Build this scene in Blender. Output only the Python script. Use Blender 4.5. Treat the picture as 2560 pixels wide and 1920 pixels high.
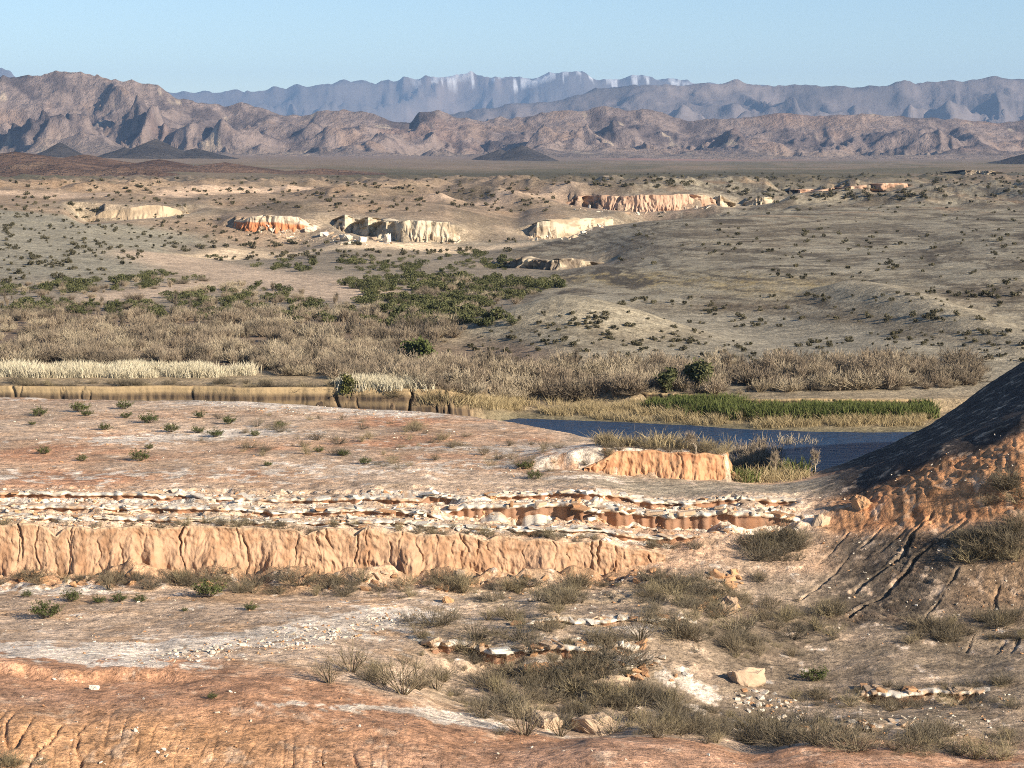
import bpy, math, random
import numpy as np

# ------------------------------------------------------------------ camera, sky, sun, exposure
scene = bpy.context.scene
for o in list(bpy.data.objects):
    bpy.data.objects.remove(o)
COL = scene.collection
K = 2218.0                      # focal length in pixels of a 1024 wide picture
PITCH = math.atan((384 - 150) / K)
CAMZ = 40.0
cam_data = bpy.data.cameras.new("camera")
cam = bpy.data.objects.new("camera", cam_data)
COL.objects.link(cam)
cam.location = (0, 0, CAMZ)
cam.rotation_euler = (math.pi / 2 - PITCH, 0, 0)
cam_data.sensor_width = 36.0
cam_data.lens = 36.0 * K / 1024.0
cam_data.clip_start = 1.0
cam_data.clip_end = 120000.0
scene.camera = cam

SUN_EL, SUN_BACK = math.radians(22.0), math.radians(38.0)
sun_dir = (math.cos(SUN_EL) * math.cos(SUN_BACK), -math.cos(SUN_EL) * math.sin(SUN_BACK), math.sin(SUN_EL))
world = bpy.data.worlds.new("World")
scene.world = world
world.use_nodes = True
wn = world.node_tree.nodes
wl = world.node_tree.links
bg = wn["Background"]
sky = wn.new("ShaderNodeTexSky")
sky.sky_type = 'NISHITA'
sky.sun_disc = False
sky.sun_elevation = SUN_EL
sky.sun_rotation = math.atan2(sun_dir[0], sun_dir[1])
sky.altitude = 600
sky.air_density = 0.85
sky.dust_density = 0.0
sky.ozone_density = 2.6
wl.new(sky.outputs[0], bg.inputs[0])
bg.inputs[1].default_value = 0.076
sun_data = bpy.data.lights.new("sun", 'SUN')
sun_data.energy = 5.0
sun_data.angle = math.radians(0.53)
sun_data.color = (1.0, 0.87, 0.70)
sun = bpy.data.objects.new("sun", sun_data)
COL.objects.link(sun)
from mathutils import Vector
sun.rotation_euler = Vector(sun_dir).to_track_quat('Z', 'Y').to_euler()
scene.view_settings.view_transform = 'Standard'
scene.view_settings.look = 'None'
scene.view_settings.exposure = 0.85
scene.view_settings.gamma = 1.0
scene.cycles.use_denoising = False
scene.cycles.filter_width = 1.0
scene.cycles.max_bounces = 4
scene.cycles.diffuse_bounces = 2
scene.cycles.volume_bounces = 0
scene.cycles.transparent_max_bounces = 8

rng = np.random.default_rng(7)
f4 = np.float32

# ------------------------------------------------------------------ helpers: projection
CP, SP = math.cos(PITCH), math.sin(PITCH)
def ray(x, y):
    """slope pair of the line of sight through a point of the picture: X/Y and Z/Y (relative to the camera)"""
    x = np.asarray(x, float); y = np.asarray(y, float)
    a = (x - 512) / K; b = (384 - y) / K
    yy = CP + b * SP
    return a / yy, (-SP + b * CP) / yy

# ------------------------------------------------------------------ helpers: noise
_perm = {}
def _tab(seed):
    if seed not in _perm:
        r = np.random.default_rng(1000 + seed)
        p = r.permutation(256).astype(np.int32)
        ang = r.random(256) * 2 * np.pi
        _perm[seed] = (np.concatenate([p, p]), np.cos(ang).astype(f4), np.sin(ang).astype(f4))
    return _perm[seed]
def perlin(x, y, seed=0):
    p, gx, gy = _tab(seed)
    x = np.asarray(x, f4); y = np.asarray(y, f4)
    xi = np.floor(x); yi = np.floor(y)
    xf = x - xi; yf = y - yi
    xi = xi.astype(np.int32) & 255; yi = yi.astype(np.int32) & 255
    u = xf * xf * xf * (xf * (xf * 6 - 15) + 10); v = yf * yf * yf * (yf * (yf * 6 - 15) + 10)
    a = p[xi] + yi; b = p[(xi + 1) & 255] + yi
    def g(h, dx, dy):
        return gx[h] * dx + gy[h] * dy
    n00 = g(p[a & 511], xf, yf); n10 = g(p[b & 511], xf - 1, yf)
    n01 = g(p[(a + 1) & 511], xf, yf - 1); n11 = g(p[(b + 1) & 511], xf - 1, yf - 1)
    l0 = n00 + u * (n10 - n00); l1 = n01 + u * (n11 - n01)
    return (l0 + v * (l1 - l0)) * 1.5
def fbm(x, y, seed=0, oct=4, gain=0.5, lac=2.03):
    s = 0; a = 1.0; t = 0
    for i in range(oct):
        s = s + a * perlin(x * lac ** i + 17.3 * i, y * lac ** i - 9.1 * i, seed + i); t += a; a *= gain
    return s / t
def ridged(x, y, seed=0, oct=4, gain=0.5, lac=2.03):
    s = 0; a = 1.0; t = 0; w = 1.0
    for i in range(oct):
        n = 1 - np.abs(perlin(x * lac ** i + 7.7 * i, y * lac ** i + 3.1 * i, seed + i)) * 1.6
        n = np.clip(n, 0, 1) ** 2
        s = s + a * n * w; w = np.clip(n * 1.6, 0, 1); t += a; a *= gain
    return s / t
def sstep(a, b, x):
    t = np.clip((x - a) / (b - a), 0, 1)
    return t * t * (3 - 2 * t)
def mix(a, b, m):
    return a + (b - a) * m

# ------------------------------------------------------------------ helpers: objects and materials
def tag(o, label=None, cat=None, group=None, kind=None):
    if label: o["label"] = label
    if cat: o["category"] = cat
    if group: o["group"] = group
    if kind: o["kind"] = kind
    return o
def mesh_np(name, verts, faces, mat=None, col=None, smooth=False, mats=None, midx=None):
    """faces: (n,3) or (n,4) integer array, or list of such arrays"""
    me = bpy.data.meshes.new(name)
    verts = np.ascontiguousarray(verts, f4)
    if not isinstance(faces, list): faces = [faces]
    faces = [np.asarray(f, np.int32) for f in faces if len(f)]
    nl = sum(f.size for f in faces); nf = sum(len(f) for f in faces)
    me.vertices.add(len(verts)); me.vertices.foreach_set("co", verts.ravel())
    me.loops.add(nl); me.loops.foreach_set("vertex_index", np.concatenate([f.ravel() for f in faces]))
    st = []; off = 0
    for f in faces:
        st.append(off + np.arange(len(f), dtype=np.int32) * f.shape[1]); off += f.size
    me.polygons.add(nf); me.polygons.foreach_set("loop_start", np.concatenate(st))
    if smooth:
        me.polygons.foreach_set("use_smooth", np.ones(nf, bool))
    if midx is not None:
        me.polygons.foreach_set("material_index", np.asarray(midx, np.int32))
    me.update(calc_edges=True)
    if col is not None:
        at = me.color_attributes.new("Col", 'FLOAT_COLOR', 'POINT')
        c = np.ones((len(verts), 4), f4); c[:, :3] = col
        at.data.foreach_set("color", c.ravel())
    for m in (mats or ([mat] if mat else [])):
        me.materials.append(m)
    return me
def add(name, me, parent=None, loc=None):
    o = bpy.data.objects.new(name, me)
    COL.objects.link(o)
    if parent: o.parent = parent
    if loc is not None: o.location = loc
    return o
def grid_faces(nr, nc, off=0):
    i = np.arange(nr - 1)[:, None] * nc + np.arange(nc - 1)[None, :]
    return np.stack([i, i + 1, i + nc + 1, i + nc], -1).reshape(-1, 4) + off

def new_mat(name, rough=0.95):
    m = bpy.data.materials.new(name); m.use_nodes = True
    nt = m.node_tree; b = nt.nodes["Principled BSDF"]
    b.inputs["Roughness"].default_value = rough
    b.inputs["Specular IOR Level"].default_value = 0.15
    return m, nt, b
def noise_node(nt, scale, detail=4, rough=0.6, vec=None):
    n = nt.nodes.new("ShaderNodeTexNoise")
    n.inputs["Scale"].default_value = scale; n.inputs["Detail"].default_value = detail
    n.inputs["Roughness"].default_value = rough
    if vec: nt.links.new(vec, n.inputs["Vector"])
    return n
def math_node(nt, op, a, b=None, c=None):
    n = nt.nodes.new("ShaderNodeMath"); n.operation = op
    for i, v in enumerate((a, b, c)):
        if v is None: continue
        if isinstance(v, (int, float)): n.inputs[i].default_value = v
        else: nt.links.new(v, n.inputs[i])
    return n.outputs[0]
def vcol_mat(name, scales=(6.0, 0.9), amps=(0.5, 0.4), bump=0.25, bump_scale=3.0, bump_dist=0.15):
    """earth: colour of the vertex attribute, mottled by two world-space noises, with fine relief"""
    m, nt, b = new_mat(name)
    at = nt.nodes.new("ShaderNodeVertexColor"); at.layer_name = "Col"
    geo = nt.nodes.new("ShaderNodeNewGeometry")
    f = None
    for s, a in zip(scales, amps):
        n = noise_node(nt, s, 5, 0.65, geo.outputs["Position"])
        v = math_node(nt, 'MULTIPLY_ADD', n.outputs["Fac"], a * 2, 1 - a)
        f = v if f is None else math_node(nt, 'MULTIPLY', f, v)
    mx = nt.nodes.new("ShaderNodeMix"); mx.data_type = 'RGBA'; mx.blend_type = 'MULTIPLY'
    mx.inputs["Factor"].default_value = 1.0
    nt.links.new(at.outputs["Color"], mx.inputs["A"]); nt.links.new(f, mx.inputs["B"])
    nt.links.new(mx.outputs["Result"], b.inputs["Base Color"])
    bn = noise_node(nt, bump_scale, 6, 0.7, geo.outputs["Position"])
    bp = nt.nodes.new("ShaderNodeBump"); bp.inputs["Strength"].default_value = bump
    bp.inputs["Distance"].default_value = bump_dist
    nt.links.new(bn.outputs["Fac"], bp.inputs["Height"]); nt.links.new(bp.outputs["Normal"], b.inputs["Normal"])
    return m
def plant_mat(name, c1, c2, trans=0.0, rough=0.8):
    m, nt, b = new_mat(name, rough)
    oi = nt.nodes.new("ShaderNodeObjectInfo")
    geo = nt.nodes.new("ShaderNodeNewGeometry")
    n = noise_node(nt, 1.4, 3, 0.6, geo.outputs["Position"])
    f = math_node(nt, 'ADD', math_node(nt, 'MULTIPLY', oi.outputs["Random"], 0.55),
                  math_node(nt, 'MULTIPLY_ADD', n.outputs["Fac"], 1.2, -0.35))
    mx = nt.nodes.new("ShaderNodeMix"); mx.data_type = 'RGBA'; mx.clamp_factor = True
    nt.links.new(f, mx.inputs["Factor"])
    mx.inputs["A"].default_value = (*c1, 1); mx.inputs["B"].default_value = (*c2, 1)
    nt.links.new(mx.outputs["Result"], b.inputs["Base Color"])
    return m

def ground_mat():
    """desert soil: vertex colour with mottling, pebbles and specks of several sizes in world space"""
    m, nt, b = new_mat("desert_soil")
    at = nt.nodes.new("ShaderNodeVertexColor"); at.layer_name = "Col"
    geo = nt.nodes.new("ShaderNodeNewGeometry"); pos = geo.outputs["Position"]
    def ramp(sock, lo, hi, a, c):
        r = nt.nodes.new("ShaderNodeMapRange"); nt.links.new(sock, r.inputs["Value"])
        for k, v in (("From Min", lo), ("From Max", hi), ("To Min", a), ("To Max", c)): r.inputs[k].default_value = v
        return r.outputs["Result"]
    f = None
    for sc, lo, hi, a, c in ((5.5, .35, .65, .75, 1.25), (1.5, .36, .64, .68, 1.32), (.40, .36, .64, .76, 1.24), (.07, .38, .62, .86, 1.14),
                             (2.4, .58, .63, 1.0, .55), (0.75, .60, .66, 1.0, .66), (1.9, .30, .37, 1.38, 1.0)):
        n = noise_node(nt, sc, 4, 0.65, pos); v = ramp(n.outputs["Fac"], lo, hi, a, c)
        f = v if f is None else math_node(nt, 'MULTIPLY', f, v)
    mx = nt.nodes.new("ShaderNodeMix"); mx.data_type = 'RGBA'; mx.blend_type = 'MULTIPLY'; mx.inputs["Factor"].default_value = 1.0
    nt.links.new(at.outputs["Color"], mx.inputs["A"]); nt.links.new(f, mx.inputs["B"]); nt.links.new(mx.outputs["Result"], b.inputs["Base Color"])
    bn = noise_node(nt, 1.6, 7, 0.72, pos); b2 = noise_node(nt, .25, 6, .7, pos)
    bp = nt.nodes.new("ShaderNodeBump"); bp.inputs["Strength"].default_value = .7; bp.inputs["Distance"].default_value = .30
    bq = nt.nodes.new("ShaderNodeBump"); bq.inputs["Strength"].default_value = .6; bq.inputs["Distance"].default_value = .9
    nt.links.new(bn.outputs["Fac"], bp.inputs["Height"]); nt.links.new(b2.outputs["Fac"], bq.inputs["Height"])
    nt.links.new(bq.outputs["Normal"], bp.inputs["Normal"]); nt.links.new(bp.outputs["Normal"], b.inputs["Normal"])
    return m
MAT_GROUND = ground_mat()
MAT_CLIFF = vcol_mat("clay_cliff", (3.0, 0.6), (0.22, 0.18), 0.5, 2.0, 0.25)
MAT_FARCLIFF = vcol_mat("far_cliff_clay", (0.9, 0.12), (0.2, 0.15), 0.5, 0.6, 0.8)
MAT_MOUNT = vcol_mat("mountain_rock", (0.03, 0.008), (0.5, 0.3), 1.0, 0.022, 26.0)
MAT_FAR = vcol_mat("far_mountain_rock", (0.004, 0.0015), (0.25, 0.2), 0.6, 0.004, 60.0)

# ------------------------------------------------------------------ terrain: control points
def Pp(x, y, d):
    u, t = ray(x, y); return (float(u), d, float(t) * d)
def Zz(x, d, z):
    return (float(((x - 512) / K) / 1.0), d, z)
class RBF:
    def __init__(s, pts, d0, d1, n=(121, 260), smooth=1e-4, us=3.0):
        p = np.array(pts, float)
        a = np.stack([p[:, 0] * us, np.log(p[:, 1])], 1)
        def ker(r2): return 0.5 * r2 * np.log(r2 + 1e-12)
        n_ = len(p)
        D = ((a[:, None] - a[None]) ** 2).sum(-1)
        A = np.zeros((n_ + 3, n_ + 3)); A[:n_, :n_] = ker(D) + np.eye(n_) * smooth
        Q = np.concatenate([np.ones((n_, 1)), a], 1); A[:n_, n_:] = Q; A[n_:, :n_] = Q.T
        w = np.linalg.solve(A, np.concatenate([p[:, 2], np.zeros(3)]))
        s.U = np.linspace(-0.42, 0.42, n[0]); s.L = np.linspace(math.log(d0), math.log(d1), n[1])
        g = np.stack(np.meshgrid(s.L, s.U * us, indexing='ij'), -1)[..., ::-1].reshape(-1, 2)
        out = np.zeros(len(g))
        for i in range(n_):
            out += w[i] * ker(((g - a[i]) ** 2).sum(1))
        out += w[n_] + g @ w[n_ + 1:]
        s.G = out.reshape(n[1], n[0])
    def __call__(s, u, d):
        fu = np.clip((u - s.U[0]) / (s.U[1] - s.U[0]), 0, len(s.U) - 1.001)
        fl = np.clip((np.log(d) - s.L[0]) / (s.L[1] - s.L[0]), 0, len(s.L) - 1.001)
        i = fu.astype(int); j = fl.astype(int); a = fu - i; b = fl - j
        G = s.G
        return (G[j, i] * (1 - a) + G[j, i + 1] * a) * (1 - b) + (G[j + 1, i] * (1 - a) + G[j + 1, i + 1] * a) * b

right_hill = [
    Pp(1024, 600, 144), Pp(1024, 540, 149), Pp(1024, 480, 154), Pp(1024, 436, 159), Pp(1024, 419, 161.5),
    Pp(941, 447, 164), Pp(941, 470, 160), Pp(941, 520, 154.5), Pp(941, 570, 148.5), Pp(960, 620, 142),
    Pp(900, 461, 166), Pp(900, 485, 161.5), Pp(900, 522, 156), Pp(900, 570, 150), Pp(900, 620, 143),
    Pp(850, 474, 170), Pp(850, 497, 164), Pp(850, 525, 158.5), Pp(850, 565, 152.5), Pp(850, 612, 145),
    Pp(805, 485, 172), Pp(805, 505, 164), Pp(805, 535, 158), Pp(805, 565, 153),
    Pp(1150, 370, 166), Pp(1150, 470, 152), Pp(1150, 600, 140), Pp(1300, 330, 164), Pp(1300, 560, 138),
]
def flank(x, y0, d0, y1, d1):
    """points of the hill's far side between its front crest and its skyline"""
    a = Pp(x, y0, d0); b = Pp(x, y1, d1)
    return [(a[0], d0 + (d1 - d0) * f, a[2] + (b[2] - a[2]) * f) for f in (.07, .18, .4, .7)]
hill_flank = flank(850, 474, 170, 463, 196) + flank(900, 461, 166, 441, 207) + flank(945, 446, 164, 415, 216) + flank(985, 432, 162.5, 387, 222) + flank(1024, 419, 161.5, 362, 227) + flank(1090, 393, 163.5, 322, 232) + flank(1150, 370, 166, 290, 235)
L1 = RBF([
    # red mound
    Zz(-300, 40, -33), Zz(512, 40, -33), Zz(1300, 40, -33),
    Zz(-200, 88, -29.6), Zz(100, 88, -29.6), Zz(400, 90, -29.8), Zz(700, 92, -30), Zz(1024, 92, -30), Zz(1250, 92, -30),
    Pp(-200, 690, 104), Pp(0, 695, 104), Pp(150, 704, 104), Pp(300, 720, 104), Pp(420, 728, 105),
    Pp(0, 650, 120), Pp(150, 656, 119), Pp(300, 668, 116), Pp(-200, 650, 120),
    Pp(600, 737, 106), Pp(700, 745, 106), Pp(800, 753, 105.5), Pp(900, 757, 105), Pp(1024, 763, 105), Pp(1200, 763, 105),
    Zz(420, 115, -28.7), Zz(520, 113, -29.8), Zz(600, 112, -30.4), Zz(760, 112, -31), Zz(1024, 113, -30.9), Zz(1200, 113, -30.9),
    # pale flat and bench
    Pp(-150, 600, 142), Pp(0, 600, 142), Pp(150, 605, 139), Pp(300, 612, 136.5),
    Pp(-150, 584, 150), Pp(0, 584, 150), Pp(300, 586, 150), Pp(500, 590, 148),
    Zz(430, 132, -29.1), Zz(560, 131, -29.0), Zz(650, 133, -29.2), Zz(700, 136, -29.6),
    Zz(450, 122, -29.9), Zz(560, 122, -30.6), Zz(680, 122, -30.9), Zz(760, 124, -31.2), Zz(760, 132, -31.1), Zz(760, 142, -30.5),
    Zz(900, 120, -31.2), Zz(1024, 120, -30.9), Zz(900, 132, -31), Zz(1024, 132, -30.7), Zz(1150, 125, -30.6),
    Zz(560, 142, -29.4), Zz(640, 145, -29.4), Zz(700, 150, -29.2), Pp(740, 560, 155), Pp(740, 585, 150),
    Zz(0, 180, -30), Zz(400, 180, -30), Zz(650, 180, -29.5),
] + right_hill, 18, 260)
L2 = RBF([
    Pp(-150, 523, 150.5), Pp(0, 525, 150.5), Pp(150, 527, 150.5), Pp(300, 530, 151), Pp(450, 537, 151), Pp(560, 543, 152), Pp(660, 549, 153.5),
    Pp(740, 548, 155),
    Pp(-150, 484, 169), Pp(0, 484, 169), Pp(200, 484, 169), Pp(400, 481, 170), Pp(600, 486, 168), Pp(740, 497, 166),
    Pp(-150, 450, 190), Pp(0, 450, 190), Pp(200, 450, 191), Pp(400, 451, 190), Pp(520, 460, 184),
    Pp(-150, 425, 210), Pp(0, 427, 208), Pp(200, 430, 206), Pp(400, 436, 203), Pp(500, 444, 196),
    Pp(-150, 398, 240), Pp(0, 398, 240), Pp(250, 402, 236), Pp(420, 412, 228), Pp(520, 424, 215), Pp(600, 444, 200),
    Pp(620, 482, 174), Pp(735, 484, 176), Pp(690, 462, 190), Pp(770, 485, 178),
    Zz(0, 265, -28), Zz(400, 265, -29), Zz(700, 230, -30), Zz(0, 120, -25.5), Zz(400, 120, -25.6),
    Pp(830, 471, 190), Pp(850, 463, 196), Pp(900, 441, 207), Pp(950, 413, 217), Pp(985, 387, 222), Pp(1024, 362, 227), Pp(1150, 290, 235),
    Zz(900, 240, -32), Zz(1024, 255, -29), Zz(1150, 262, -23), Zz(1220, 195, -12.0), Zz(1320, 200, -9), Zz(1220, 228, -13),  # ends with a low ridge out of view, added to help shade the flank
] + right_hill + hill_flank, 100, 280)
L3 = RBF([
    Zz(-200, 312, -32), Zz(0, 312, -32), Zz(250, 310, -32), Zz(450, 312, -32.6), Zz(560, 325, -34.2), Zz(760, 328, -34.4), Zz(1024, 328, -34.4), Zz(1200, 328, -34.4),
    Zz(-200, 400, -32.4), Zz(0, 400, -32.4), Zz(200, 400, -32.4), Zz(400, 400, -32.6),
    Zz(-200, 470, -32.2), Zz(0, 480, -32.2), Zz(200, 480, -32.2), Zz(400, 480, -32.4), Zz(470, 400, -32.6), Zz(490, 460, -32.5),
    Zz(200, 560, -32.1), Zz(400, 560, -32.3), Zz(200, 650, -32), Zz(330, 610, -32.2), Zz(500, 560, -32.6), Zz(500, 700, -31.8), Zz(170, 715, -31.4), Zz(330, 720, -31.6),
    Zz(-100, 525, -31.2), Zz(0, 527, -31.6), Pp(0, 240, 640), Pp(-150, 235, 640), Pp(0, 205, 800), Pp(-150, 203, 800), Pp(80, 228, 720), Pp(145, 247, 680),
    Pp(100, 200, 860), Pp(200, 205, 850), Zz(110, 560, -30.6),
    Zz(240, 775, -30.4), Zz(300, 780, -31), Zz(450, 780, -31), Pp(300, 216, 800), Pp(450, 219, 800), Pp(300, 198, 900), Pp(430, 201, 900),
    Zz(520, 800, -30.2), Pp(500, 206, 950),
    Pp(640, 213, 985), Pp(640, 194, 1015), Pp(560, 197, 1000), Pp(640, 187, 1060), Pp(760, 200, 1000), Pp(880, 195, 1050), Pp(1000, 200, 950), Pp(1150, 200, 950),
    Pp(560, 311, 400), Pp(560, 342, 362), Pp(620, 322, 390), Pp(650, 345, 368), Pp(480, 352, 372), Pp(700, 342, 373), Pp(760, 320, 420), Pp(760, 288, 475),
    Pp(640, 292, 480), Pp(700, 270, 540), Pp(600, 263, 640), Pp(560, 285, 520), Pp(640, 240, 660), Pp(760, 240, 640), Pp(760, 215, 820), Pp(640, 222, 800),
    Pp(560, 235, 780), Pp(900, 300, 430), Pp(1024, 355, 360), Pp(1024, 320, 400), Pp(1024, 280, 450), Pp(900, 260, 540), Pp(1024, 240, 580), Pp(900, 225, 740),
    Pp(1024, 210, 820), Pp(1150, 280, 450), Pp(1150, 220, 740), Pp(870, 345, 366),
] + [Zz(x, 1500, -21.5) for x in (-200, 0, 256, 512, 768, 1024, 1200)]
  + [Zz(x, 2500, z) for x, z in ((-200, -19), (0, -20), (256, -22), (512, -24), (768, -24), (1024, -23), (1200, -23))]
  + [Zz(x, 4500, z) for x, z in ((-200, -10), (0, -13), (256, -20), (512, -25), (768, -27), (1024, -25), (1200, -25))]
  + [Zz(x, 7000, z) for x, z in ((-200, -4), (0, -8), (256, -15), (512, -20), (768, -27), (1024, -25), (1200, -25))]
  + [Zz(x, 12000, -30) for x in (-200, 0, 256, 512, 768, 1024, 1200)], 230, 12500, (141, 420))

def px2u(x): return (np.asarray(x, float) - 512) / K
def curve(xs, ds):
    us = px2u(np.array(xs, float)); ds = np.array(ds, float)
    return lambda u: np.interp(u, us, ds)
EDGE = curve((-300, 0, 250, 420, 520, 600, 680, 728, 742, 800, 850, 900, 1024, 1150, 1300), (243, 241, 237, 229, 216, 204, 193, 187, 179, 190, 200, 212, 232, 240, 244))
FAR = curve((-300, 0, 250, 450, 512, 592, 760, 888, 1024, 1300), (301, 300, 298, 298, 306, 303, 292.5, 290.5, 291, 292))
NEAR = curve((-300, 0, 450, 560, 700, 800, 1300), (264, 262, 260, 256, 250, 249, 250))
WALLD = lambda u: 150.9 + np.interp(u, px2u([-200, 300, 560, 660]), [0, .2, 1.2, 2.6]) + 0.7 * perlin(u * 13, u * 0 + 3.3, 5) + 0.10 * perlin(u * 70, u * 0 + 1.3, 6)
WALLW = lambda u: np.interp(u, px2u([-300, 560, 650, 740]), [0.9, 0.9, 3.5, 9.0])
WATERZ = -37.4

# gullies of the right hillside, as pictures lines turned into ground points later
gul_px = [
    ([(932, 516), (913, 533), (905, 552), (884, 570), (866, 581), (851, 594)], 0.8, 0.30),
    ([(964, 523), (946, 536), (930, 547), (916, 557), (907, 573), (895, 583), (884, 597), (870, 603), (849, 616)], 0.9, 0.34),
    ([(958, 568), (946, 588), (939, 602), (928, 613), (921, 624)], 0.5, 0.22),
        ([(849, 532), (835, 548), (815, 566)], 0.4, 0.2),
    ([(884, 526), (849, 557), (800, 600)], 0.45, 0.2),
    ([(905, 530), (880, 552), (860, 560)], 0.3, 0.18),
    ([(1000, 583), (994, 600), (996, 612)], 0.35, 0.2), 
    ([(1005, 640), (996, 655)], 0.3, 0.18), ([(1018, 640), (1010, 655)], 0.3, 0.18), ([(975, 634), (966, 652)], 0.3, 0.18),
]

# ------------------------------------------------------------------ terrain grid
core = np.linspace(-0.272, 0.272, 900)
outer = 0.272 + np.array([0.01, 0.025, 0.045, 0.07, 0.1, 0.14, 0.2, 0.3, 0.42])
U = np.concatenate([-outer[::-1], core, outer])
def rows(a, b, n): return 1 / np.linspace(1 / a, 1 / b, n, endpoint=False)
DR = np.concatenate([rows(15, 84, 8), rows(84, 139, 190), rows(139, 175, 235), rows(175, 245, 115), rows(245, 330, 110),
                     rows(330, 600, 150), rows(600, 1300, 150), rows(1300, 9000, 70), np.linspace(9000, 36000, 10)])
NR, NC = len(DR), len(U)
D, UU = np.meshgrid(DR, U, indexing='ij')
UC = np.clip(UU, -0.40, 0.40)
X = (UU * D).astype(f4); Y = D.astype(f4)

l1 = L1(UC, np.clip(D, 20, 255)); l2 = L2(UC, np.clip(D, 102, 278)); l3 = L3(UC, np.clip(D, 235, 12400))
# detail of the lower foreground
n_big = fbm(X / 9, Y / 9, 11, 4); n_mid = fbm(X / 2.3, Y / 2.3, 21, 4); n_fine = perlin(X / 0.55, Y / 0.55, 31)
l1 = l1 + 0.35 * n_big + 0.14 * n_mid
# rills on the near face of the red mound, running toward the viewer
rill = np.abs(perlin(X / 1.5 + 0.2 * n_mid, Y / 13.0, 41)); rill2 = np.abs(perlin(X / 0.8 + .3 * n_mid, Y / 7.0, 42))
rm = sstep(104, 99, D) * sstep(0.05, -0.08, UC)
l1 = l1 - rm * (0.14 * (1 - sstep(0, 0.06, rill)) * sstep(-.3, .2, n_big) + 0.06 * (1 - sstep(0, 0.10, rill2)))
# low scarp on the red mound
sc = sstep(0, 0.8, D - (110.5 + 1.2 * perlin(X / 4, Y * 0 + .5, 43) + 0.4 * perlin(X / 1.1, Y * 0, 44)))
l1 = l1 + 0.55 * (sc - 0.5) * sstep(-0.13, -0.165, UC) * np.exp(-((D - 110) / 9) ** 2)
# front of the pale bench: broken step, and the rubble below it
bf = 126.5 + 2.2 * perlin(X / 5, Y * 0 + 2.2, 45) + 0.8 * perlin(X / 1.3, Y * 0, 46) - np.interp(UC, px2u([430, 560, 640, 720, 780]), [0, 1.0, 3.0, 8.0, 12])
bm = sstep(px2u(400), px2u(450), UC) * (1 - sstep(px2u(690), px2u(730), UC))
l1 = l1 + bm * (0.55 * sstep(-0.4, 0.4, D - bf) - 0.2) * np.exp(-np.clip(np.abs(D - bf) - 1.5, 0, 99) ** 2 / 60)
rough = sstep(px2u(440), px2u(600), UC) * sstep(112, 118, D) * (1 - sstep(px2u(720), px2u(800), UC)) * sstep(154, 145, D) * sstep(-.25, .3, fbm(X / 7, Y / 5, 53, 3))
blk = np.abs(fbm(X / 1.5, Y / 1.5, 51, 3)); l1 = l1 + rough * (0.75 * np.abs(fbm(X / 3.2, Y / 3.2, 57, 3)) + 0.35 * blk + 0.05 * n_fine)
# clods along the foot of the wall
ft = np.exp(-((D - (WALLD(UC) - 1.8)) / 2.2) ** 2) * (1 - sstep(px2u(620), px2u(700), UC))
l1 = l1 + ft * (0.65 + 2.2 * np.clip(fbm(X / 4.5, Y / 3, 58, 3), -.2, 1) + 0.7 * n_mid + 0.12 * n_fine)
l2 = l2 + 0.16 * n_big + 0.07 * n_mid
# broken edges between wall top and terrace: low irregular ledges
led = sstep(170, 166, D) * sstep(149, 151, D) * (1 - sstep(px2u(790), px2u(840), UC))
q = (D - 150) / 4.1 + 1.1 * n_big + 0.3 * n_mid
stair = np.floor(q) + sstep(0.42, 0.58, q - np.floor(q)) - q
l2 = l2 + led * (0.34 * stair + 0.10 * n_fine)
# promontory step
pst = sstep(px2u(480), px2u(630), UC) * (1 - sstep(px2u(728), px2u(735), UC)) * sstep(-0.5, 0.5, D - (178.4 + 0.5 * perlin(X / 1.5, Y * 0, 55))) * (1 - sstep(181, 199, D))
l2 = l2 + 2.1 * pst
# red cliff of the right hill: fluting and bedding
hx = sstep(px2u(800), px2u(860), UC)
flute = np.abs(fbm(X / 1.3, Y / 5, 61, 3))
cl_top = np.interp(UC, px2u([800, 866, 930, 1024, 1150]), [165.5, 163.5, 161.5, 159, 158]); cl_bot = np.interp(UC, px2u([800, 866, 930, 1024, 1150]), [159.5, 157.5, 154.5, 151.5, 149])
cm = hx * sstep(cl_bot - 1.5, cl_bot + 0.5, D) * (1 - sstep(cl_top - 0.5, cl_top + 1, D))
ctd = (D - cl_bot) / (cl_top - cl_bot)
prof = sstep(0.05, 0.45, ctd) - np.clip(ctd, 0, 1)
hill = cm * (0.45 * flute + 0.05 * n_fine + 0.12 * n_mid - 0.15) + hx * 1.0 * prof * sstep(cl_bot - 3, cl_bot, D) * (1 - sstep(cl_top, cl_top + 2, D))
strat = cm * 0.16 * perlin(l2 * 2.6 + .5 * n_mid, l2 * 0 + 1.7, 62)
l1 = l1 + hill + strat; l2 = l2 + hill + strat
# flutes lower on the right slope
talus = hx * sstep(140, 145, D) * (1 - sstep(cl_bot - 2, cl_bot, D))
tr = np.abs(perlin((X + 0.75 * (Y - 150)) / 1.0 + .3 * n_mid, (Y - X) / 12, 63))
l1 = l1 - talus * 0.16 * (1 - sstep(0, .12, tr)) * sstep(-.25, .2, n_big) + talus * 0.1 * n_mid
fl = hx * sstep(168, 176, D) * (1 - sstep(225, 235, D))
l2 = l2 + fl * (0.14 * fbm(X / 4, Y / 4, 65, 4) + 0.07 * n_fine)
# composite lower / upper
wd = WALLD(UC); ww = WALLW(UC)
s12 = sstep(-0.5, 0.5, (D - wd - 0.55) / ww)
near = mix(l1, l2, s12)
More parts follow.
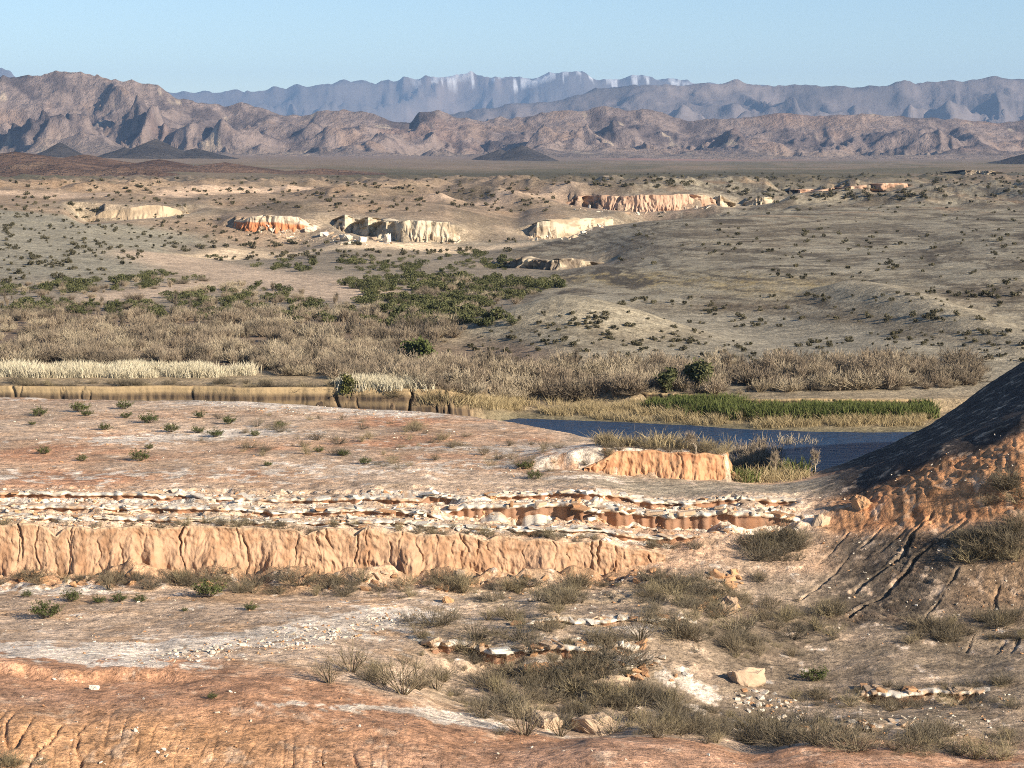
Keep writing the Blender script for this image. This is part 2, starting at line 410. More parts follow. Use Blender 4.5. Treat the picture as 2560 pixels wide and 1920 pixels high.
# valley: river and banks
nb = fbm(X / 60, Y / 60, 71, 4); ns = fbm(X / 14, Y / 14, 75, 4)
und = sstep(330, 480, D) * (0.9 + 0.0 * D)
l3 = l3 + und * (0.8 * nb + 0.28 * ns) * sstep(-0.03, 0.07, UC + 0.02 * nb + 0.3 * sstep(560, 760, D)) + 0.12 * ns
# low dome above the river, a stony spur beside it and the hollow between them
def mound(pts, h, sx, sy):
    """raise the valley along a line of (picture column, distance)"""
    p = np.array([(px2u(x) * d, d) for x, d in pts]); gx = X / sx; gy = Y / sy; best = np.full(D.shape, 1e9)
    for i in range(len(p) - 1):
        a = p[i] / (sx, sy); b = p[i + 1] / (sx, sy); e = b - a; t = np.clip(((gx - a[0]) * e[0] + (gy - a[1]) * e[1]) / (e @ e), 0, 1)
        best = np.minimum(best, np.hypot(gx - a[0] - t * e[0], gy - a[1] - t * e[1]))
    return h * np.exp(-(best * (1 + .12 * nb)) ** 2)
dome_m = mound([(505, 392), (560, 396), (610, 390)], 1.0, 15, 17)
spur_m = mound([(850, 452), (900, 425), (960, 395), (1040, 362), (1150, 350)], 1.0, 8, 10)
rib_m = mound([(560, 640), (620, 560), (700, 520), (800, 500)], 1.0, 22, 26)
l3 = l3 + 3.3 * dome_m + 2.3 * spur_m - 1.6 * mound([(660, 430), (740, 405), (830, 395)], 1.0, 20, 24) + 1.6 * rib_m
# badland relief beyond the wash
bl = sstep(830, 960, D) * (1 - sstep(1500, 2400, D))
l3 = l3 + bl * (8.0 * ridged(X / 80, Y / 110, 81, 4) - 3.2 + 0.9 * fbm(X / 22, Y / 22, 85, 3))
fp = sstep(1500, 2300, D) * (1 - sstep(7000, 9000, D))
l3 = l3 + fp * (5 * fbm(X / 420, Y / 700, 87, 4))
lf = sstep(0.02, -0.05, UC) * sstep(600, 700, D) * (1 - sstep(900, 1000, D)); l3 = l3 + lf * 1.2 * fbm(X / 40, Y / 40, 89, 4)
far = FAR(UC) + 1.4 * perlin(X / 16, X * 0 + 9.5, 91); nr = NEAR(UC)
leftb = 1 - sstep(px2u(455), px2u(520), UC)
bed = -39.5
bank_l = mix(-37.8, l3, sstep(0.2, 2.2, D - far - 1.0 * perlin(X / 2.5, X * 0, 92)))
shelf = -37.5 + 1.2 * sstep(0, 14, D - far) + 0.15 * ns
stp = sstep(-0.8, 0.8, D - far - 17 - 1.2 * perlin(X / 5, X * 0, 93))
bank_r = mix(shelf, np.minimum(l3, shelf + 1.4) + 0.2, stp); bank_r = mix(bank_r, l3, sstep(20, 32, D - far))
bank = mix(bank_r, bank_l, leftb)
riv = np.where(D < nr + 2, mix(-35.6 + 0.4 * ns, bed, sstep(-6, 2, D - nr)), np.where(D < far, mix(bed, -37.8, sstep(-6, 0, D - far)), bank))
valley = np.where(D > 345, l3, riv)
ed = EDGE(UC) + 1.2 * perlin(X / 6, X * 0 + 4.4, 95) + 0.5 * perlin(X / 1.6, X * 0, 96)
s23 = sstep(0, 1, (D - ed) / (6 + 14 * sstep(px2u(742), px2u(800), UC)))
Z = mix(near, np.minimum(valley, near + 0 * near) if False else valley, s23)
Z = np.where(D < ed, near, Z)
Zrel = Z.astype(np.float64)

# ------------------------------------------------------------------ ground queries on the grid
def hits(xs, ys):
    """where lines of sight through points of the picture meet the ground"""
    us, ts = ray(xs, ys); us = np.atleast_1d(us); ts = np.atleast_1d(ts)
    fc = np.interp(us, U, np.arange(NC)); c0 = np.clip(fc.astype(int), 0, NC - 2); a = fc - c0
    out = np.zeros((len(us), 3))
    for k in range(len(us)):
        col = (Zrel[:, c0[k]] * (1 - a[k]) + Zrel[:, c0[k] + 1] * a[k])
        ang = col / DR
        idx = np.nonzero(ang >= ts[k])[0]
        r = idx[0] if len(idx) else NR - 1
        if r == 0: d = DR[0]
        else:
            g0 = ang[r - 1] - ts[k]; g1 = ang[r] - ts[k]
            w = g0 / (g0 - g1) if g0 != g1 else 0
            d = DR[r - 1] + (DR[r] - DR[r - 1]) * np.clip(w, 0, 1)
        out[k] = (us[k] * d, d, ts[k] * d)
    return out
def ground(xw, yw):
    """height (relative to the camera) of the ground sheet at world X, Y"""
    xw = np.asarray(xw, float); yw = np.asarray(yw, float)
    u = xw / yw
    fc = np.interp(u, U, np.arange(NC)); c = np.clip(fc.astype(int), 0, NC - 2); a = fc - c
    fr = np.interp(yw, DR, np.arange(NR)); r = np.clip(fr.astype(int), 0, NR - 2); b = fr - r
    return (Zrel[r, c] * (1 - a) + Zrel[r, c + 1] * a) * (1 - b) + (Zrel[r + 1, c] * (1 - a) + Zrel[r + 1, c + 1] * a) * b
def line_dist(pts, sx=1.0, sy=1.0, pad=6.0):
    """mask window and distance of grid points to a ground polyline, X and Y scaled"""
    p = np.array(pts)
    r0, r1 = np.searchsorted(DR, [p[:, 1].min() - pad * sy, p[:, 1].max() + pad * sy])
    um = (p[:, 0] / p[:, 1]); du = pad * sx / p[:, 1].min()
    c0, c1 = np.searchsorted(U, [um.min() - du, um.max() + du])
    sl = (slice(max(r0, 0), min(r1 + 1, NR)), slice(max(c0, 0), min(c1 + 1, NC)))
    gx = X[sl] / sx; gy = Y[sl] / sy
    best = np.full(gx.shape, 1e9)
    for i in range(len(p) - 1):
        ax, ay = p[i, 0] / sx, p[i, 1] / sy; bx, by = p[i + 1, 0] / sx, p[i + 1, 1] / sy
        dx, dy = bx - ax, by - ay; L = dx * dx + dy * dy + 1e-9
        t = np.clip(((gx - ax) * dx + (gy - ay) * dy) / L, 0, 1)
        best = np.minimum(best, np.hypot(gx - ax - t * dx, gy - ay - t * dy))
    return sl, best
# broken ledges: lines along which a harder bed breaks off, with a trough below each lip
def led_line(a, b, xs=(-150, 0, 200, 400, 600, 800)):
    return lambda u: np.interp(u, px2u(np.array(xs, float)), a) + 0.7 * perlin(u * 70, u * 0 + b, 15) + 0.3 * perlin(u * 260, u * 0 + b, 16)
LEDGES = [
    ("upper white-crusted ledge along the terrace rim", (-110, 470), led_line([163.5, 163.5, 163.0, 162.5, 163, 163], 1.1), .24, .4, 701, .55),
    ("dark undercut ledge beside the red hillside", (430, 805), led_line([161, 161, 161, 160.2, 159.6, 160.5], 5.1), .45, .8, 711, 1.2),
    ("pale broken ledge above the dark undercut", (480, 805), led_line([166, 166, 166, 165.0, 164.4, 165.2], 7.1), .24, .4, 716, .55),
    ("low pale ledge just above the orange bluff", (-110, 700), led_line([153.8, 153.8, 153.6, 153.9, 155.2, 157], 3.1), .16, .3, 721, .3),
    ("middle broken ledge with scattered white blocks", (-60, 560), led_line([158.4, 158.4, 158.2, 157.6, 158.8, 159], 9.1), .22, .4, 731, .5),
    ("short red-brown ledge on the grey wash floor", (858, 1000), led_line([125.5, 125.3, 125.6], 2.1, (850, 930, 1010)), .3, .3, 741, .55),
    ("low tan scarp across the banded wash floor", (785, 945), led_line([117.5, 117.0, 116.5], 4.1, (780, 860, 950)), .25, .25, 751, .4),
    ("broken front of the pale slab bench", (405, 650), led_line([129.5, 128, 127, 128, 129], 6.1, (400, 470, 540, 600, 660)), .4, .4, 761, .6),
    ("thin pale ledge across the slabs above the broken front", (520, 700), led_line([134, 134.5, 136], 8.1, (520, 600, 700)), .18, .3, 771, .3),
]
for lab, xs_, lf_, th_, ov_, sd_, dp_ in LEDGES:
    ln = lf_(UC); a0, a1 = px2u(xs_[0]), px2u(xs_[1]); tp = sstep(a0, a0 + .012, UC) * (1 - sstep(a1 - .012, a1, UC))
    q = D - ln; br = np.clip(.8 + 1.1 * perlin(X / 2.4, Y * 0 + sd_, 17), .15, 1.3)
    Z = Z - tp * br * dp_ * sstep(-2.6, -.7, q) * (1 - sstep(.15, .8, q)) + tp * .25 * dp_ * sstep(.6, 1.2, q) * (1 - sstep(1.5, 5, q))
Zrel = Z.astype(np.float64)
# carve gullies
for pl, dep, wid in gul_px:
    hp = hits([q[0] for q in pl], [q[1] for q in pl])
    sl, ds = line_dist(hp, pad=4)
    ds = np.abs(ds + 0.35 * n_mid[sl] + 0.05 * n_fine[sl]); wid = wid * .38; dep = .6 * dep * np.clip(0.75 + 1.0 * n_big[sl] + 0.6 * n_mid[sl], .1, 1.3)
    Z[sl] = Z[sl] - dep * np.exp(-(ds / wid) ** 2) + 0.15 * dep * np.exp(-((ds - 2.4 * wid) / wid) ** 2)
Zrel = Z.astype(np.float64)

# the ground steps up at the far cliffs
FAR_CLIFFS = [
    (("pale_bluff", "smooth pale tan bluff on the grey slope left of the cliffs", [(84, 222, 220.5, 834), (100, 221.5, 212, 831), (130, 219.5, 207.5, 828), (165, 217, 206.5, 830), (192, 213, 208, 842)], 160, 20, 9, .5, (4, (.6, 1.4), (.6, 1.5)), 'col_tan', 119), dict(foot=.9, lean=.35)),
    (("red_white_cliff", "small cliff of white rock over rusty red beside the dirt road", [(234, 222, 214, 792), (250, 227, 216, 785), (275, 230, 217, 783), (300, 231, 217, 783), (318, 229, 218, 787)], 200, 26, 6, .7, (9, (.4, 1.2), (1, 3)), 'col_redw', 101), dict()),
    (("white_cliff", "creamy white fluted cliff, largest above the dirt road", [(332, 226, 217, 797.1), (345, 233, 216, 793.7), (352, 233, 219, 795.8), (362, 236, 219, 793.5), (368, 236, 217, 785.4), (377, 238, 219, 787.8), (386, 240, 221, 778.1), (392, 241, 221, 780.2), (402, 242, 221, 773.1), (425, 242, 221, 772.2), (450, 242, 222, 772.5), (461, 241, 225, 775.9)], 420, 30, 6, 1.0, (16, (.4, 1.3), (1, 4)), 'col_white', 103), dict()),
    (("white_cliff", "bright cream cliff patch below the orange cliff", [(528, 236, 224, 809.3), (536, 238, 222, 806.0), (552, 239, 220, 805.3), (570, 236, 219, 814.0), (590, 228, 218, 832.0), (612, 221, 214, 856.5)], 220, 20, 7, .9, (6, (.6, 1.5), (1.5, 4)), 'col_white', 105), dict()),
    (("orange_cliff", "salmon orange cliff band under grey gullied hills", [(566, 204, 197, 1022), (578, 206, 195.5, 1019), (592, 208, 195.5, 1022), (600, 209, 196, 1011), (640, 212, 195, 1003), (680, 210, 195, 1004), (705, 206, 194.5, 1008), (716, 202, 197, 1014)], 380, 30, 7, 1.0, (14, (.5, 1.6), (1.5, 5)), 'col_or', 107), dict()),
    (("pink_cliff", "far pink badland cliff with dark notches on the plain", [(786, 195, 190, 1346.2), (800, 196, 190, 1331.7), (815, 197, 189, 1340.0), (822, 197, 191, 1316.3), (838, 195, 188, 1328.2), (850, 195, 187, 1306.8), (870, 193, 185, 1314.0), (890, 191, 183, 1320.5), (900, 188, 182.5, 1328.3), (917, 186, 182, 1339.0)], 300, 22, 10, 3.2, (18, (1.5, 4), (3, 9)), 'col_or', 109), dict(back=24)),
    (("dark_outcrop", "dark rocky outcrop at the edge of the green thicket", [(492, 268, 264, 640), (505, 268, 261, 632), (520, 268, 259, 628), (535, 269, 258.5, 622), (548, 270, 259, 618), (560, 270, 260, 616), (580, 267, 259, 622), (600, 264, 259.5, 632)], 260, 18, 5, 2.6, (12, (.8, 2), (1.5, 4)), 'col_dk', 111), dict(cat="outcrop")),
    (("white_knob", "white rock knob just beyond the orange cliff", [(714, 204, 198, 1030), (720, 206, 195, 1018), (728, 207, 199, 1024), (737, 207, 205, 1035)], 70, 14, 5, 1.6, (3, (1, 2), (1, 3)), 'col_white', 113), dict(back=8)),
    (("white_knob", "white rock triangle on the flat past the orange cliff", [(741, 206, 204, 1050), (752, 206, 200, 1042), (764, 204, 195.5, 1040), (775, 202, 200, 1050)], 70, 14, 5, 1.6, (3, (1, 2), (1, 3)), 'col_white', 115), dict(back=8)),
    (("dark_outcrop", "dark flat rocks far away on the plain by the pale strip", [(952, 175, 172, 2300), (965, 175, 170, 2280), (978, 175, 171, 2290), (990, 174.5, 170.5, 2280), (1000, 175, 173, 2300)], 110, 12, 12, 5, (8, (2, 5), (4, 9)), 'col_dk', 117), dict(back=40, cat="outcrop")),
]
for args, kw in FAR_CLIFFS:
    rp = np.array(args[2]); us_, tb_ = ray(rp[:, 0], rp[:, 1]); tt_ = ray(rp[:, 0], rp[:, 2])[1]
    c0, c1 = np.searchsorted(U, [us_.min() - .012, us_.max() + .012]); sl = (slice(None), slice(c0, c1))
    u = UU[sl]; d = D[sl]
    o_ = np.argsort(us_)
    dc = np.interp(u, us_[o_], rp[o_, 3]); tb = np.interp(u, us_[o_], tb_[o_]); tt = np.interp(u, us_[o_], tt_[o_])
    kk = np.ones(21) / 21
    sm = lambda a: np.tile(np.convolve(np.pad(a[0], 10, mode='edge'), kk, 'valid'), (a.shape[0], 1))
    dcs, tts = sm(dc), sm(tt)
    we = sstep(us_.min() - .010, us_.min() + .002, u) * (1 - sstep(us_.max() - .002, us_.max() + .010, u))
    sc_ = dc / 800
    fro = we * sstep(dc - 190 * sc_, dc - 60 * sc_, d) * (d <= dc + 2)
    zf = tb * d - 0.05 - 0.012 * np.clip(dc - d, 0, 200)
    Z[sl] = mix(Z[sl], np.minimum(Z[sl], zf), fro)
    bk = we * (d > dc + 2) * (1 - sstep(dcs + 40 * sc_, dcs + 190 * sc_, d)); ddc = d - dcs
    hc_ = (tts - sm(tb)) * dcs; small = float('knob' in args[0] or 'outcrop' in args[0] or rp[0, 3] > 2000)
    zt_ = tts * dcs - 1.0 + hc_ * (1 - small) * (0.75 * np.clip(ddc / (80 * sc_), 0, 1) + .35 * (ridged(X[sl] / 70, Y[sl] / 90, 83, 3) - .35) * sstep(6, 50, ddc)) - .03 * np.clip(ddc - 80 * sc_, 0, 400)
    bk = bk * (1 - .999 * small * (d > dc + 12 * sc_))
    Z[sl] = mix(Z[sl], np.where(d < dc + 7, zt_, np.maximum(Z[sl], zt_)), bk)
Zrel = Z.astype(np.float64)

# ------------------------------------------------------------------ ground colours (surface colours, some with shade put in)
def C(*c): return np.array(c, f4)
RED = C(.48, .265, .155); REDP = C(.48, .29, .19); PALE = C(.55, .405, .285); TAN = C(.49, .32, .19); WHITE = C(.72, .67, .58)
ORANGE = C(.52, .29, .13); GREY = C(.27, .22, .155); GREYL = C(.375, .33, .245); GRAVEL_SHADE = C(.065, .052, .046); BROWN = C(.20, .14, .095)
SAND = C(.40, .295, .205); ROAD = C(.55, .40, .25); OLIVE = C(.14, .125, .075); STRAW = C(.40, .30, .13); BANKC = C(.37, .28, .17)
col = np.zeros((NR, NC, 3), f4)
def put(c, m):
    global col
    col += (c - col) * np.clip(m, 0, 1)[..., None]
v1 = fbm(X / 5, Y / 5, 101, 5); v2 = fbm(X / 1.6, Y / 1.6, 111, 4); v3 = fbm(X / 22, Y / 22, 121, 4)
put(PALE, np.ones_like(D))
put(TAN, sstep(-0.1, 0.25, v1) * 0.8)
# red mound
redline = np.interp(UC, px2u([-200, 0, 190, 320, 440, 600, 1200]), [121, 120, 116.5, 113, 110, 109.5, 109])
put(RED, sstep(2.5, -2.5, D - redline - 3 * v1)); put(REDP, sstep(2.5, -2.5, D - redline - 3 * v1) * sstep(0.0, 0.3, v3 + 0.3 * v2) * 0.7)
put(ORANGE * 1.0, sstep(106, 100, D) * sstep(-0.02, -0.15, UC) * 0.55)
# bench and wash
put(C(.43, .335, .23), sstep(px2u(380), px2u(450), UC) * sstep(113, 118, D) * sstep(152, 146, D) * (0.55 + v1))
put(C(.225, .175, .122), sstep(px2u(620), px2u(740), UC) * sstep(113, 118, D) * sstep(156, 150, D) * (0.75 + v1))
# upper terrace
up = sstep(151, 153, D) * (1 - sstep(244, 250, D))
put(C(.57, .36, .225), up * sstep(-0.25, 0.25, v3 + 0.25 * v1 - 0.05)); put(C(.52, .265, .15), up * sstep(0.1, 0.4, v3 + 0.2 * v1) * 0.75)
put(PALE * 1.12, up * sstep(0.0, 0.35, -v3 + 0.4 * v1) * 0.8)
put(GREY * 1.25, up * sstep(0.12, 0.4, fbm(X / 14, Y / 8, 131, 4)) * 0.35)
put(GREYL * .92, sstep(px2u(480), px2u(640), UC) * sstep(165, 168, D) * sstep(179, 176, D) * 0.8)
put(PALE * 1.1, led * 0.5); put(C(.50, .31, .18), ft * (D < wd + .5) * (1.1 + v1)); put(C(.40, .24, .14), ft * (D < wd + .5) * sstep(0, .3, v2) * .6)
# right hill
put(GRAVEL_SHADE, hx * sstep(-1.0, 0.6, D - cl_top) * (1 - sstep(235, 245, D)))  # dark gravel, colour lowered further to put shade into the hill's far flank
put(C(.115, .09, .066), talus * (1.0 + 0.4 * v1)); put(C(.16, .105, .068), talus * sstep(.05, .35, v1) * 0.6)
put(C(.53, .275, .135), cm * 1.1); put(C(.42, .19, .09), cm * sstep(0, .3, v1 + v2) * 0.55)
lowt = sstep(px2u(930), px2u(1000), UC) * np.exp(-((D - 145.5) / 3.5) ** 2); put(TAN * .9, lowt * 0.55)
# white crust
crust = np.zeros_like(D)
def crust_line(pts, sx, sy, amt=1.0):
    hp = hits([q[0] for q in pts], [q[1] for q in pts])
    sl, ds = line_dist(hp, sx, sy, 3.0)
    crust[sl] = np.maximum(crust[sl], amt * np.exp(-ds ** 2))
crust_line([(-60, 590), (40, 589), (90, 591)], 3, 1.6, 1.0)
crust_line([(60, 655), (150, 650), (250, 640), (330, 628), (395, 615)], 3.6, 3.4, 1.1)
crust_line([(-20, 645), (60, 650), (150, 662)], 3.6, 2.2, 1.0)
crust_line([(435, 716), (480, 722)], 1.8, 2.0, 1.15)
crust_line([(280, 704), (420, 712)], 2, 0.7, .6)
crust_line([(-50, 499), (200, 500), (420, 498), (600, 508), (790, 520)], 3, 1.5, .85)
crust_line([(-50, 521), (200, 521), (420, 525), (640, 540)], 3, .7, .8)
crust_line([(220, 402), (330, 408), (415, 413)], 6, 6, .95)
crust_line([(20, 399), (160, 400)], 5, 2.5, .6)
crust_line([(125, 440), (200, 436), (265, 432)], 5, 4, .95)
crust_line([(440, 447), (520, 448), (600, 450)], 4, 3, .7)
crust_line([(560, 478), (610, 479)], 2, 1.5, .7)
crust_line([(600, 452), (720, 452)], 3, 1.6, .8)
crust_line([(300, 468), (480, 466), (560, 468)], 5, 4, .55)
crust_line([(0, 476), (200, 474), (420, 470)], 5, 4, .5)
crust_line([(620, 628), (680, 626)], 2, 1.5, .7); crust_line([(540, 640), (700, 690)], 2, 2, .6)
crust_line([(640, 700), (760, 730)], 2, 1.4, .6)
cn = fbm(X / 1.7, Y / 2.2, 141, 5) + 0.35 * fbm(X / 0.5, Y / 0.5, 151, 2)
nofl = (D < 246) * (1 - hx * sstep(138, 146, D)) * np.maximum(crust > .3, sstep(-1, 3, D - redline)); put(WHITE, sstep(0.02, 0.2, cn + crust * 0.78 - 0.34) * nofl); put(PALE * 1.25, sstep(-0.1, 0.1, cn + crust * 0.5 - 0.3) * (D < 246) * 0.5)
put(WHITE, nofl * (D > 112) * sstep(0.6, 0.68, cn) * 0.8)
# pebbled darker specks on the flats
put(GREY * .8, (D < 246) * sstep(0.35, 0.5, fbm(X / 0.8, Y / 1.4, 161, 3)) * 0.35 * (1 - rm))
# river banks and flood plain
vm = (D >= ed).astype(f4)
put(GREYL * .8, vm * np.ones_like(D)); put(BANKC, vm * sstep(-2, 4, D - far) * (1 - sstep(8, 40, D - far)))
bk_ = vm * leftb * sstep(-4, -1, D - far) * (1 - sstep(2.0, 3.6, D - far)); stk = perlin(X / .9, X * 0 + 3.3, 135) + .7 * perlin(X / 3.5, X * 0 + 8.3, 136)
put(C(.20, .14, .085), bk_); put(C(.07, .052, .038), bk_ * sstep(-.1, .35, stk))  # dark streaks painted for hanging roots and shadows on the steep bank
put(OLIVE * 1.3, vm * sstep(-3, 0, D - far) * (1 - leftb) * (1 - sstep(3, 10, D - far)) * 0.8)
put(BROWN * 1.15, sstep(318, 330, D) * (1 - sstep(430, 480, D)) * sstep(0.045, 0.0, UC) * 0.9)
put(C(.285, .232, .168), sstep(440, 480, D) * (1 - sstep(745, 765, D)) * sstep(px2u(560), px2u(520), UC) * 0.9)
put(GREYL * C(.80, .82, .82), sstep(-1.2, .6, Z + 30.9) * sstep(500, 530, D) * (1 - sstep(900, 1000, D)) * sstep(px2u(250), px2u(160), UC - 0.02 * nb) * 0.95)
# mid ground: grey desert pavement
mg = sstep(330, 360, D) * sstep(px2u(440), px2u(500), UC) * (1 - sstep(1400, 1700, D)) * sstep(-32.4, -31.0, Z)
g1 = fbm(X / 30, Y / 45, 171, 5); g2 = fbm(X / 6, Y / 22, 181, 4)
put(GREYL * C(.84, .83, .80), mg); put(GREY * .72, mg * sstep(-0.05, 0.3, g1 + 0.3 * g2) * 0.75)
put(GREY * .62, mg * sstep(0.1, 0.35, g2 + .2 * g1) * 0.5)
dsw = hits([650, 740, 830], [318, 325, 340]); sl, ds = line_dist(dsw, 20, 24, 2.5); m_ = np.zeros_like(D); m_[sl] = np.exp(-ds ** 2)
swale = m_.copy()
dsw = hits([560, 660, 770], [262, 238, 228]); sl, ds = line_dist(dsw, 30, 45, 2.5); m_ = np.zeros_like(D); m_[sl] = np.exp(-ds ** 2)
put(GREY * .62, m_ * mg * (0.7 + 0.8 * g2))
st = hits([590, 650, 720, 800], [276, 279, 281, 290]); sl, ds = line_dist(st, 12, 12, 2.5); m_ = np.zeros_like(D); m_[sl] = np.exp(-ds ** 2)
put(STRAW, m_ * (0.6 + 0.6 * g2))
g3 = fbm(X / 12, Y / 9, 189, 5); put(GREY * .5, mg * sstep(.02, .3, g3) * .65); put(GREYL * .9, mg * sstep(.1, .35, -g3) * .5)
# old shorelines: thin contour lines over the rises
zl = Z + 0.05 * ns + .05 * g3
shore = .8 * perlin(zl * 1.3, zl * 0 + g1, 185) + .9 * perlin(zl * 3.3, zl * 0 + 2 * g1, 186) + .6 * perlin(zl * 7.0, zl * 0 + 2 * g1, 187)
put(GREY * .42, mg * sstep(.12, .32, shore) * (.65 + .5 * sstep(-.1, .3, g1))); put(GREYL * .9, mg * sstep(.15, .4, -shore) * .5)
put(GREY * C(.50, .46, .43), swale * mg * (.85 + .9 * g3 + .5 * g2) * (1 - np.clip(dome_m * 1.6, 0, 1)))
put(GREYL * C(.98, .95, .89), np.clip(dome_m * 1.5, 0, 1) * (.8 + .8 * g3)); put(GREYL * C(.96, .93, .88), np.clip(spur_m * 1.3, 0, 1) * (.7 + .8 * g3))
# beyond the wash
bw = sstep(755, 790, D) * (1 - sstep(1300, 1600, D))
put(PALE * C(.62, .62, .60), bw * sstep(px2u(700), px2u(500), UC)); put(GREY * .6, bw * sstep(-.05, 0.3, g1) * 0.7); put(TAN * .72, bw * sstep(0.15, 0.4, -g1) * 0.5)
for args, kw in FAR_CLIFFS:
    rp = np.array(args[2]); uu_ = ray(rp[:, 0], rp[:, 1])[0]
    if rp[0, 3] > 1200: continue
    sl, ds = line_dist(np.stack([uu_ * rp[:, 3], rp[:, 3] - 9], 1), 11, 26, 2.5); m_ = np.zeros_like(D); m_[sl] = np.exp(-ds ** 2)
    put({'col_or': C(.42, .30, .215), 'col_redw': C(.42, .30, .2), 'col_dk': C(.27, .22, .16)}.get(args[8], C(.44, .36, .255)), m_ * (.75 + .9 * g2 + .6 * g3))
pl = sstep(1300, 1600, D)
p1 = fbm(X / 160, Y / 420, 191, 5); p2 = fbm(X / 45, Y / 110, 195, 4)
put(C(.25, .19, .13), pl); put(OLIVE * 1.0, pl * sstep(-0.25, 0.2, p1 + 0.35 * p2) * 0.85)
put(OLIVE * .7, np.exp(-((D - 2100) / 480) ** 2) * sstep(px2u(180), px2u(420), UC) * sstep(px2u(1050), px2u(700), UC) * 0.85)
put(C(.26, .185, .135), sstep(2600, 3600, D) * (0.55 + 0.9 * p1) * sstep(px2u(700), px2u(350), UC))
put(C(.25, .185, .15), sstep(4200, 6000, D) * 0.7); put(C(.42, .23, .17), sstep(5200, 6200, D) * sstep(px2u(580), px2u(640), UC) * sstep(px2u(850), px2u(760), UC) * 0.7)
# pale road / terrace edge and sand wash
def road_line(pts, sx, sy, c, amt):
    hp = hits([q[0] for q in pts], [q[1] for q in pts]); sl, ds = line_dist(hp, sx, sy, 2.5)
    m_ = np.zeros_like(D); m_[sl] = np.exp(-ds ** 4); put(c, m_ * amt)
road_line([(160, 256), (240, 251.5), (320, 249), (420, 246.5), (520, 245)], 7, 15, C(.70, .54, .36), 1.0)
road_line([(165, 257), (200, 266), (235, 275), (290, 281), (345, 293)], 15, 30, C(.52, .395, .28), 1.0)
road_line([(120, 296), (180, 290), (235, 280)], 10, 16, C(.52, .395, .28), .95)
road_line([(0, 193), (100, 194), (200, 190), (300, 188)], 10, 12, PALE * 1.15, .8); road_line([(440, 195), (560, 186)], 10, 10, PALE * 1.15, .6)
col *= (1 + 0.25 * v2 * (D < 260))[..., None]
col = np.clip(col, 0.015, 0.85)

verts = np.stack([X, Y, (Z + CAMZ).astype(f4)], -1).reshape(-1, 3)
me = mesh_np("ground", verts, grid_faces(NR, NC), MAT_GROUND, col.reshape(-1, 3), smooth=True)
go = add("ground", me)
tag(go, "desert ground of red clay terraces, pale flats and grey gravel slopes", "ground", kind="structure")

# ------------------------------------------------------------------ river
m, nt, b = new_mat("river_water", 0.3)
b.inputs["Base Color"].default_value = (.020, .055, .125, 1)
b.inputs["Specular IOR Level"].default_value = 0.2
b.inputs["IOR"].default_value = 1.33
geo = nt.nodes.new("ShaderNodeNewGeometry")
mp = nt.nodes.new("ShaderNodeMapping"); mp.inputs["Scale"].default_value = (0.35, 1.0, 1.0); mp.inputs["Rotation"].default_value = (0, 0, 0.1)
nt.links.new(geo.outputs["Position"], mp.inputs["Vector"])
n1 = noise_node(nt, 1.1, 5, 0.65, mp.outputs["Vector"])
bp = nt.nodes.new("ShaderNodeBump"); bp.inputs["Strength"].default_value = 1.0; bp.inputs["Distance"].default_value = 1.6
nt.links.new(n1.outputs["Fac"], bp.inputs["Height"]); nt.links.new(bp.outputs["Normal"], b.inputs["Normal"])
gx_, gy_ = np.meshgrid(np.linspace(-130, 160, 60), np.linspace(240, 312, 30))
me = mesh_np("river", np.stack([gx_, gy_, 0 * gx_ + WATERZ + CAMZ], -1).reshape(-1, 3), grid_faces(30, 60), m, smooth=True)
tag(add("river", me), "dark blue rippled river bending behind the clay terrace", "river", kind="structure")

